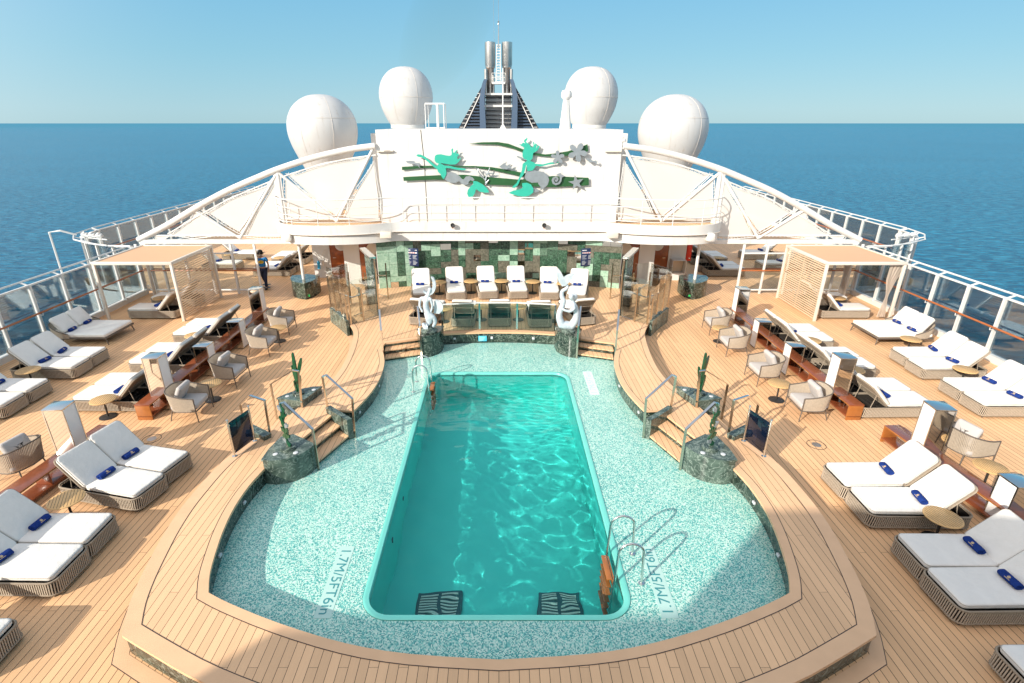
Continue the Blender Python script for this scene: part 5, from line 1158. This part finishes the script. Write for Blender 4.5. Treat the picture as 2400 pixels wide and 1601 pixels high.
t = thing('fire_hose', 'white hose frame with blue nozzle bottle on the left cabin wall', 'fire hose', (-8.5, 24.9, .9)); q = MB(); q.tube([(-.3, 0, .5), (0, -.03, 0), (.3, 0, .5)], .02, 7); q.obj('frame', 'rusty_white', t); q = MB(); q.lathe([(0, -.42), (.07, -.40), (.07, -.1), (.03, -.02), (0, 0)], 14, (-.05, -.1, 0)); q.obj('bottle', 'sky_blue', t); q = MB(); q.lathe([(0, -.3), (.06, -.28), (.06, -.05), (0, 0)], 12, (.14, -.1, 0)); q.obj('valve', 'rusty_white', t)

# shower corners: marble fin, glass panes on a marble kerb
for sg, side in ((-1, 'left'), (1, 'right')):
    t = thing('shower_corner', 'glass and green marble shower corner with chrome head on the %s of the terrace' % side, 'shower', (sg*5.2, 18.4, 0), 0, 'shower corners'); q_ = lambda x, y: (sg*(x-5.2), y-18.4)
    q = MB(); q.prism([q_(*p) for p in ((4.36, 18.45), (4.50, 18.40), (4.86, 19.0), (4.72, 19.06))], ZR, 2.50); q.obj('marble_fin', 'grey_marble', t, smooth=30)
    q = MB(); a = q_(4.40, 18.28); b = q_(5.0, 19.35); q.M = Matrix(); q.bar((a[0], a[1], 2.56), (b[0], b[1], 2.66), .22, .07); q.obj('chrome_cap', 'steel', t, smooth=30)
    q = MB(); a = q_(4.35, 18.36); q.bar((a[0], a[1], ZR), (a[0], a[1], 2.5), .04, .05, up=(1, 0, 0)); a = q_(4.33, 18.2); q.bar((a[0], a[1]-.0, 2.2), (a[0], a[1], 2.5), .06, .05, up=(1, 0, 0)); q.obj('edge_strip', 'bronze_steel', t, smooth=30)
    kerb = [(5.22, 17.42), (5.30, 17.35), (5.72, 18.0), (6.30, 18.80), (6.22, 18.88), (5.62, 18.08)]
    q = MB(); q.prism([q_(*p) for p in kerb], 0, .56); q.obj('kerb', 'grey_marble', t, smooth=30)
    def pane(p, r, z0, z1, posts=(1, 1)):
        a, b = q_(*p), q_(*r); MB().bar((a[0], a[1], (z0+z1)/2), (b[0], b[1], (z0+z1)/2), .014, z1-z0).obj('glass_pane', 'clear_glass', t)
        for e, k in ((a, posts[0]), (b, posts[1])):
            if k: MB().bar((e[0], e[1], z0-.05), (e[0], e[1], z1-.35), .035, .05, up=(1, 0, 0)).obj('post', 'bronze_steel', t)
    pane((5.26, 17.45), (5.60, 18.0), .58, 1.72); pane((5.62, 18.05), (5.92, 18.4), .58, 1.95, (0, 1)); pane((5.95, 18.45), (6.24, 18.82), .58, 2.12, (0, 1))
    pane((5.16, 17.5), (4.80, 17.82), .42, 1.95, (1, 1)); pane((4.78, 17.84), (4.42, 18.32), .42, 1.95, (0, 0)); pane((6.2, 18.95), (5.75, 19.8), .42, 2.0, (0, 1)); pane((5.7, 19.85), (5.1, 19.7), .42, 2.0, (0, 1))
    q = MB(); pts = [q_(*p) for p in ((6.15, 18.75), (5.5, 18.05), (5.1, 17.75), (4.6, 18.5))]; q.tube([(x, y, 1.3) for x, y in pts], .02, 7); q.tube([(x, y, .62) for x, y in pts[2:]], .02, 7); q.obj('bar', 'steel', t)
    for (x, y, z1) in ((5.0, 18.3, 1.5), (4.85, 18.9, 1.4)):
        a = q_(x, y); q = MB(); q.tube([(a[0], a[1], ZR), (a[0], a[1], z1)], .035, 9); q.tube([(a[0], a[1], z1-.1), (a[0]+.3*sg, a[1]+.1, z1+.15)], .016, 7); q.lathe([(.05, 0), (.06, .15), (.02, .2)], 10, (a[0], a[1], z1-.4)); q.obj('shower_pipe', 'bronze_steel', t)
    t = thing('steel_pole', 'slim steel pole with short bars before the %s end of the tiled wall' % side, 'pole', (sg*4.45, 20.5, ZR)); q = MB(); q.bar((0, 0, 0), (0, 0, 1.45), .06, .04, up=(1, 0, 0)); q.obj('upright', 'bronze_steel', t)
    q = MB(); q.bar((0, 0, .95), (sg*.8, .1, .95), .03, .04); q.bar((0, 0, .1), (sg*.5, .4, .06), .03, .02); q.obj('side_bar', 'steel', t)

# ------------------------------------------------------------------ radomes, funnel, roof fittings
def dome(prof, label, loc, seams, base=None):
    t = thing('radome', label, 'radome', loc, 0, 'white satellite radomes'); sp = smooth_line(prof, 5)
    MB().lathe(sp, 56).obj('shell', 'dome_paint', t, smooth=60)
    q = MB()
    for z in seams:
        r = None
        for a, b in zip(sp, sp[1:]):
            if min(a[1], b[1]) <= z <= max(a[1], b[1]): r = a[0]+(b[0]-a[0])*((z-a[1])/(b[1]-a[1]+1e-9))
        if r: q.tube([((r+.004)*math.cos(2*PI*k/56), (r+.004)*math.sin(2*PI*k/56), z) for k in range(56)], .012, 5, closed=True)
    for ph in (-1.0, -1.9, .6):
        q.tube([((r+.004)*math.cos(ph), (r+.004)*math.sin(ph), z) for r, z in sp[8:-8]], .008, 4)
    q.obj('seam', 'rusty_white', t)
    if base: q = MB(); q.lathe(base, 40); q.obj('pedestal', 'white_paint', t)
pin = [(.80, .0), (.86, .05), (1.02, .32), (1.22, .78), (1.31, 1.30), (1.25, 1.75), (1.06, 2.15), (.75, 2.45), (.38, 2.60), (.01, 2.64)]
for x, s in ((-4.6, 'left'), (4.53, 'right')): dome(pin, 'white satellite radome standing on the roof just %s of the funnel' % s, (x, 29, 6.80), (1.25,), [(.78, -.35), (.78, -.14), (.84, -.14), (.84, .02), (.80, .04)])
pout = [(.70, 0), (.92, .42), (1.22, 1.05), (1.46, 1.65), (1.56, 2.2), (1.50, 2.72), (1.25, 3.2), (.88, 3.52), (.45, 3.70), (.01, 3.75)]
for x, s in ((-8.13, 'left'), (8.0, 'right')): dome(pout, 'large egg-shaped radome behind the %s truss' % s, (x, 26.5, 4.36), (2.75,), [(.70, -2.0), (.70, 0)])
t = thing('roof_block', 'white roof deck carrying the inner radomes', 'roof', (0, 31, 0)); MB().box(-6.2, 6.2, -3.4, 4, 0, 6.44).obj('block', 'white_paint', t, smooth=30)
t = thing('antenna_post', 'white tapered post with round sensor cap left of the right inner radome', 'antenna', (2.98, 26, 6.66)); q = MB(); q.lathe([(.26, 0), (.14, 1.18), (.0, 1.18)], 8); q.obj('mast', 'white_paint', t); q = MB(); q.lathe([(.12, 1.18), (.22, 1.28), (.24, 1.31), (.24, 1.45), (.2, 1.56), (.1, 1.6), (0, 1.61)], 20); q.obj('sensor', 'white_paint', t)
t = thing('roof_frame', 'white tubular goalpost frame on the roof right of the left inner radome', 'frame', (-2.95, 26.5, 6.66)); q = MB()
for x in (-.42, -.30, .42, .50): q.tube([(x, .1 if x in (-.3, .5) else 0, 0), (x, .1 if x in (-.3, .5) else 0, 1.05)], .022, 6)
q.tube([(.14, 0, 0), (.14, 0, 1.05)], .06, 8); q.tube([(-.42, 0, 1.05), (.46, 0, 1.05)], .04, 8); q.tube([(-.42, 0, .03), (.46, 0, .03)], .03, 6); q.obj('tubes', 'white_paint', t)
t = thing('corner_camera', 'small white camera on the top right corner of the mural wall', 'camera', (4.88, 22.6, 6.2)); q = MB(); q.tube([(0, 0, -.3), (0, 0, 0)], .025, 6); q.lathe([(0, 0), (.12, .03), (.12, .1), (.05, .16), (0, .17)], 14, (.03, 0, 0)); q.obj('housing', 'white_paint', t)
YF = 45
f = thing('funnel', 'dark blue louvred funnel with twin steel exhaust pipes and thin mast', 'funnel', (-.05, YF, 5.6))
for s in (-1, 1):
    q = MB(); C = smooth_line([(s*1.18, 0), (s*1.22, 1.5), (s*1.25, 3.0), (s*1.12, 3.9), (s*.98, 4.35)], 4)
    for i in range(len(C)-1):
        pass
    n_ = len(C); vs = []
    for (x, z), w_ in zip(C, [(.52-.30*i/(n_-1)) for i in range(n_)]): vs += [(x-w_*.5, -.5, z), (x+w_*.5, -.5, z), (x+w_*.5, 1.8, z), (x-w_*.5, 1.8, z)]
    q.add(vs, [(i*4+k, i*4+(k+1) % 4, (i+1)*4+(k+1) % 4, (i+1)*4+k) for i in range(n_-1) for k in range(4)]+[(0, 3, 2, 1), ((n_-1)*4, (n_-1)*4+1, (n_-1)*4+2, (n_-1)*4+3)]); q.obj('fin', 'funnel_blue', f, smooth=50)
    q = MB(); q.prism([(0, 0)], 0, 0) if 0 else None
    # louvred flank: sloping dark panel with slats
    q.add([(s*1.35, .1, 0), (s*3.72, .1, 0), (s*1.15, .1, 4.1), (s*1.15, 1.9, 4.1), (s*3.72, 2.6, 0), (s*1.35, 2.6, 0)], [(0, 1, 2), (1, 4, 3, 2), (3, 4, 5)]); q.obj('flank', 'funnel_dark', f, smooth=20)
    for k in range(17):
        q = MB(); z = .12+k*.22; xo = 1.25+(3.6-1.25)*(1-z/4.1)-.30
        if xo > 1.45: q.bar((s*1.38, .02, z), (s*xo, .02, z), .14, .06); q.obj('louvre', 'funnel_blue', f, smooth=20)
    q = MB(); q.bar((s*3.2, -.1, 0), (s*1.32, -.1, 3.5), .07, .06, up=(0, 1, 0))
    for k in range(12): a = k/12; q.bar((s*(3.55-2.1*a), -.05, .1+3.6*a), (s*(3.25-1.95*a), -.05, .1+3.6*a), .035, .04)
    q.obj('ladder_edge', 'white_paint', f, smooth=20)
q = MB()
q.box(-1.0, 1.0, .6, 2.4, 0, 3.3); q.obj('core', 'wall_paint', f, smooth=30)
q = MB()
for k in range(10): z = .32+k*.31; q.box(-1.05, 1.05, .3, .5, z-.03, z+.05)
q.obj('front_louvre', 'funnel_dark', f, smooth=30)
q = MB(); q.box(-1.06, 1.1, .1, .7, 2.45, 2.60); q.box(-1.06, 1.12, -.1, .9, 3.28, 3.42); q.box(-.5, .5, -.6, .2, 4.02, 4.16); q.obj('platform', 'white_paint', f, smooth=30)
for s in (-1, 1):
    q = MB(); q.lathe([(.29, 3.4), (.29, 5.15), (.33, 5.2), (.37, 5.22), (.37, 5.30), (.40, 5.42), (.40, 6.95), (.36, 6.95), (.36, 6.6), (0, 6.6)], 26, (s*.64, .9, 0)); q.obj('exhaust_pipe', 'pipe_steel', f)
    q = MB(); q.lathe([(.12, 3.4), (.12, 5.1), (0, 5.1)], 12, (s*.98, .5, 0)); q.lathe([(.10, 3.4), (.10, 4.7), (0, 4.7)], 12, (s*.40, .5, 0)); q.obj('small_pipe', 'pipe_steel', f)
q = MB()
for x in (-.17, .17): q.tube([(x, .1, 4.1), (x*.8, .1, 6.7)], .03, 6)
for k in range(14): z = 4.15+k*.19; q.tube([(-.17, .1, z), (.17, .1, z+.1)], .02, 5); q.tube([(.17, .1, z), (-.17, .1, z+.1)], .02, 5)
for x in (-.5, -.2, .2, .5): q.tube([(x, -.55, 4.1), (x, -.55, 4.75)], .02, 5)
for z in (4.45, 4.75): q.tube([(-.5, -.55, z), (.5, -.55, z)], .02, 5)
q.obj('lattice', 'white_paint', f)
q = MB(); q.tube([(0, .1, 6.5), (0, .1, 8.0)], [.05, .03], 7); q.tube([(0, .1, 8.0), (-.02, .1, 11.0)], .014, 5); q.tube([(-.33, .4, 7.0), (-.40, .4, 11.0)], .010, 5); q.lathe([(0, 0), (.06, .03), (.06, .12), (.03, .16), (.06, .2), (.06, .28), (0, .3)], 10, (0, .1, 7.95)); q.obj('mast_pole', 'pipe_steel', f)
t = thing('roof_mast', 'thin white pole with small triangular foot in front of the funnel', 'pole', (.17, 27.0, 6.6)); q = MB(); q.tube([(0, 0, 0), (0, 0, 2.6)], [.035, .02], 7); q.plate([(-.18, 0), (.18, 0), (.04, .24), (-.04, .24)], -.03, .03); q.obj('pole', 'white_paint', t)
for s, lab in ((-1, 'left'), (1, 'right')):
    pass
# forward superstructure behind the viewpoint, whose shadow falls across the near deck
t = thing('forward_deckhouse', 'white stepped superstructure forward of the pool, out of view, shading the near deck', 'deckhouse', (0, -12, 0))
MB().box(-16.9, -9.1, -8, 4.5, 0, 9.4).obj('lower_block', 'wall_paint', t, smooth=30)
MB().box(-9.05, 13, -8, 6.95, 0, 9.4).obj('upper_block', 'wall_paint', t, smooth=30)
# ------------------------------------------------------------------ figures grown from skeletons
def grow(name, mat, parent, verts, edges, radii, sub=2, root=0, loc=(0, 0, 0)):
    me = bpy.data.meshes.new(name); me.from_pydata(verts, edges, []); o = bpy.data.objects.new('tmp', me); COL.objects.link(o)
    sk = o.modifiers.new('s', 'SKIN'); sk.use_smooth_shade = True; sk.branch_smoothing = .6; lay = me.skin_vertices[0].data
    for i, r in enumerate(radii): r = r if isinstance(r, tuple) else (r, r); lay[i].radius = r; lay[i].use_root = (i == root)
    ss = o.modifiers.new('u', 'SUBSURF'); ss.levels = sub; ss.render_levels = sub
    bpy.context.view_layer.update(); m2 = bpy.data.meshes.new_from_object(o.evaluated_get(bpy.context.evaluated_depsgraph_get()))
    bpy.data.objects.remove(o); m2.materials.clear(); m2.materials.append(MATS[mat]); m2.polygons.foreach_set('use_smooth', [True]*len(m2.polygons))
    r = bpy.data.objects.new(name, m2); COL.objects.link(r); r.parent = parent; r.location = loc; return r
p = thing('person', 'man in a blue T-shirt, dark trousers and white face mask walking on the left deck', 'person', (-10.5, 23.2, 0), .15)
# faces -y ; right leg (image left, x<0) trailing, left leg stepping forward
V = [(0, 0, .95), (0, 0, 1.08), (0, .0, 1.25), (0, .0, 1.40), (0, .01, 1.48), (0, -.01, 1.56), (0, -.02, 1.63),
     (.17, .0, 1.40), (.24, .03, 1.13), (.25, -.05, .90), (.25, -.07, .84),
     (-.17, .0, 1.40), (-.24, -.02, 1.13), (-.26, -.12, .90), (-.26, -.14, .84),
     (.09, -.02, .90), (.08, -.14, .50), (.06, -.16, .09), (.06, -.28, .03),
     (-.09, .02, .90), (-.07, .08, .50), (-.03, .28, .14), (-.03, .20, .04)]
E_ = [(0, 1), (1, 2), (2, 3), (3, 4), (4, 5), (5, 6), (3, 7), (7, 8), (8, 9), (9, 10), (3, 11), (11, 12), (12, 13), (13, 14), (0, 15), (15, 16), (16, 17), (17, 18), (0, 19), (19, 20), (20, 21), (21, 22)]
R_ = [(.15, .11), (.14, .10), (.16, .11), (.15, .10), .055, (.075, .09), (.07, .085), .06, .042, .032, .03, .06, .042, .032, .03, .085, .06, .04, .04, .085, .06, .04, .04]
grow('body', 'skin', p, V, E_, R_)
for sx, (ax, ay, az) in ((1, V[10]), (-1, V[14])):
    for k in range(4):
        q = MB(); y0 = ay-.03+.02*k; q.tube([(ax, y0, az-.02), (ax-.005*sx, y0-.005, az-.06), (ax-.012*sx, y0-.012, az-.085-.006*(k in (1, 2)))], [.009, .008, .006], 6); q.obj('finger', 'skin', p)
    q = MB(); q.tube([(ax, ay-.03, az), (ax-.02*sx, ay-.055, az-.03), (ax-.02*sx, ay-.06, az-.055)], [.01, .009, .007], 6); q.obj('thumb', 'skin', p)
SV = [(0, 0, .97), (0, 0, 1.1), (0, 0, 1.25), (0, .0, 1.39), (.175, 0, 1.39), (.225, .02, 1.22), (-.175, 0, 1.39), (-.225, -.01, 1.22)]
grow('shirt', 'shirt_blue', p, SV, [(0, 1), (1, 2), (2, 3), (3, 4), (4, 5), (3, 6), (6, 7)], [(.17, .125), (.165, .12), (.18, .125), (.15, .11), .085, .07, .085, .07])
TV = [(0, 0, .97), (.09, -.02, .88), (.08, -.14, .50), (.06, -.165, .10), (-.09, .02, .88), (-.07, .08, .50), (-.03, .27, .16)]
grow('trousers', 'trousers_navy', p, TV, [(0, 1), (1, 2), (2, 3), (0, 4), (4, 5), (5, 6)], [(.155, .12), .105, .078, .06, .105, .078, .06])
for q_ in ((.06, -.26, .035, -.1), (-.03, .20, .05, -.1)): q = MB(); q.rsolid(q_[0]-.045, q_[0]+.045, q_[1]-.06, q_[1]+.18, q_[2]-.035, q_[2]+.05, R=.04, e=.02, crown=.01); q.obj('shoe', 'black_metal', p)
q = MB(); q.M = T(0, .01, 1.665); q.lathe([(.10, -.06), (.105, 0), (.095, .05), (.06, .085), (0, .095)], 18); h_ = q.obj('hair', 'hair_black', p)
q = MB(); q.M = T(0, -.085, 1.565); q.rsolid(-.07, .07, -.03, .03, -.045, .045, R=.03, e=.02, crown=.0); q.obj('face_mask', 'print_white', p)
q = MB()
for s in (-1, 1): q.lathe([(0, -.01), (.014, 0), (0, .01)], 8, (s*.032, -.105, 1.635))
q.obj('eyes', 'hair_black', p); q = MB(); q.lathe([(0, 0), (.016, .01), (0, .03)], 8, (0, -.112, 1.60)); q.obj('nose', 'skin', p)
for s in (-1, 1): q = MB(); q.lathe([(0, -.03), (.02, 0), (0, .03)], 8, (s*.083, 0, 1.61)); q.obj('ear', 'skin', p)
q = MB(); q.plate([(.12*math.cos(a*PI/12), 1.24+.068*math.sin(a*PI/12)) for a in range(24)], -.15, -.118); q.obj('shirt_print', 'emblem_yellow', p)
q = MB(); q.plate([(-.075, 1.235), (-.03, 1.27), (.02, 1.255), (.08, 1.27), (.05, 1.225), (0, 1.24), (-.04, 1.215)], -.154, -.151); q.obj('shirt_motif', 'rail_wood', p)

# statue on the left: seated figure with raised crescent and fan fin
s1 = thing('mermaid_statue', 'white marble statue of a seated mermaid under a crescent shape, left of the glass rail', 'statue', (-2.24, 15.92, .74), 0)
V = [(0, 0, .15), (.02, 0, .33), (-.02, 0, .52), (-.05, 0, .72), (-.06, 0, .95), (-.04, -.02, 1.12), (.04, -.03, 1.24), (.10, -.05, 1.36), (.10, -.05, 1.47),
     (-.22, .02, 1.10), (-.25, -.06, .88), (-.15, -.12, .68), (.12, -.08, 1.10), (.16, -.10, .88), (.10, -.12, .68),
     (.16, -.02, .50), (.22, .0, .32), (.12, -.05, .14), (-.12, -.10, .18), (-.18, -.02, .30)]
E_ = [(0, 1), (1, 2), (2, 3), (3, 4), (4, 5), (5, 6), (6, 7), (7, 8), (5, 9), (9, 10), (10, 11), (5, 12), (12, 13), (13, 14), (2, 15), (15, 16), (16, 17), (0, 18), (18, 19)]
R_ = [.13, .15, .18, .13, .11, .13, .05, .075, .08, .055, .04, .03, .055, .04, .03, .11, .08, .05, .09, .05]
grow('figure', 'statue_marble', s1, V, E_, [r*.92 for r in R_])
q = MB(); cr = []
for k in range(17): a = -2.4+3.15*k/16; cr.append((.06+.23*math.cos(a), 1.55+.33*math.sin(a)))
for k in range(17): a = .75-3.15*k/16; cr.append((.03+.16*math.cos(a), 1.60+.30*math.sin(a)))
q.plate(cr, -.07, .05); q.obj('crescent', 'statue_marble', s1)
q = MB(); fan = [(.18, .62)]+[(.28+.20*math.cos(a), .82+.24*math.sin(a)*(1 if k % 2 else .86)) for k, a in enumerate([1.9, 1.6, 1.25, .9, .55, .2, -.15, -.5, -.85, -1.2])]
q.plate(fan, -.02, .05); q.obj('fan_fin', 'statue_marble', s1)
q = MB(); q.lathe([(.26, -.0), (.28, .04), (.2, .12), (.12, .18), (0, .2)], 14); q.obj('rock', 'grey_marble', s1)
# statue on the right: tail curled into a ring, fluke on top
s2 = thing('mermaid_statue', 'white marble statue of a mermaid curled into a ring, tail fin on top', 'statue', (2.20, 15.92, .74), 0)
V = []; E_ = []; R_ = []
ring = [(.10, .95), (.20, .80), (.25, .60), (.22, .38), (.10, .20), (-.06, .14), (-.22, .24), (-.30, .44), (-.30, .66), (-.22, .86), (-.18, 1.02), (-.26, 1.18), (-.25, 1.34), (-.10, 1.42), (-.08, 1.52), (-.20, 1.56), (-.28, 1.66)]
rr = [.10, .13, .11, .15, .17, .18, .165, .13, .11, .105, .095, .085, .075, .07, .06, .055, .04]
for i, ((x, z), r) in enumerate(zip(ring, rr)):
    V.append((x, -.02*math.sin(i*.8), z)); R_.append(r)
    if i: E_.append((i-1, i))
b0 = len(V); V += [(.08, -.05, 1.10), (.02, -.10, 1.17), (.02, -.12, 1.27)]; R_ += [.06, .10, .09]; E_ += [(0, b0), (b0, b0+1), (b0+1, b0+2)]
b1 = len(V); V += [(.14, -.16, .82), (.0, -.22, .74), (-.18, -.19, .78), (-.28, -.12, .86)]; R_ += [.07, .05, .045, .04]; E_ += [(0, b1), (b1, b1+1), (b1+1, b1+2), (b1+2, b1+3)]
grow('figure', 'statue_marble', s2, V, E_, [r*.9 for r in R_], root=5)
q = MB(); fl = [(-.28, 1.56), (-.40, 1.72), (-.46, 1.95), (-.42, 2.12), (-.34, 2.02), (-.24, 1.84), (-.10, 1.92), (.08, 1.98), (.03, 1.82), (-.08, 1.68), (-.18, 1.58)]
q.plate([(x+.02, z-.06) for x, z in fl], -.05, .05); q.obj('tail_fluke', 'statue_marble', s2, smooth=60)
q = MB(); q.lathe([(.10, 0), (.14, .10), (.12, .2), (0, .22)], 12, (.12, .06, 1.02)); q.obj('hair', 'statue_marble', s2)
q = MB(); q.lathe([(.24, 0), (.24, .05), (.14, .12), (0, .14)], 14); q.obj('rock', 'grey_marble', s2)

# faint exhaust haze drifting to the left of the funnel
q = MB(); q.M = Matrix.Translation((-3.6, 47, 14.5)) @ Matrix.Rotation(.55, 4, 'Y'); q.lathe([(3.0*math.sin(PI*k/16), -6.5*math.cos(PI*k/16)) for k in range(17)], 32)
m_, nt_, out_ = nodes('smoke'); vs_ = N(nt_, 'ShaderNodeVolumeAbsorption', i_Density=.035); vs_.inputs[0].default_value = (.78, .68, .52, 1); L(nt_, vs_.outputs[0], out_.inputs['Volume'])
o = q.obj('smoke', 'smoke', smooth=180); tag(o, 'faint brownish smoke haze drifting left above the funnel', 'smoke')
# real refracted sunlight in the pool
wat.cycles.is_caustics_caster = True
for o in bpy.data.objects:
    if o.parent == pool and o.name.startswith(('basin', 'drain', 'inlet')): o.cycles.is_caustics_receiver = True
    if o.name.startswith('grille'): o.cycles.is_caustics_receiver = True
    if o.name.startswith(('step', 'back_board')) and o.parent and o.parent.name.startswith('pool_ladder'): o.cycles.is_caustics_receiver = True
sun.data.cycles.is_caustics_light = True
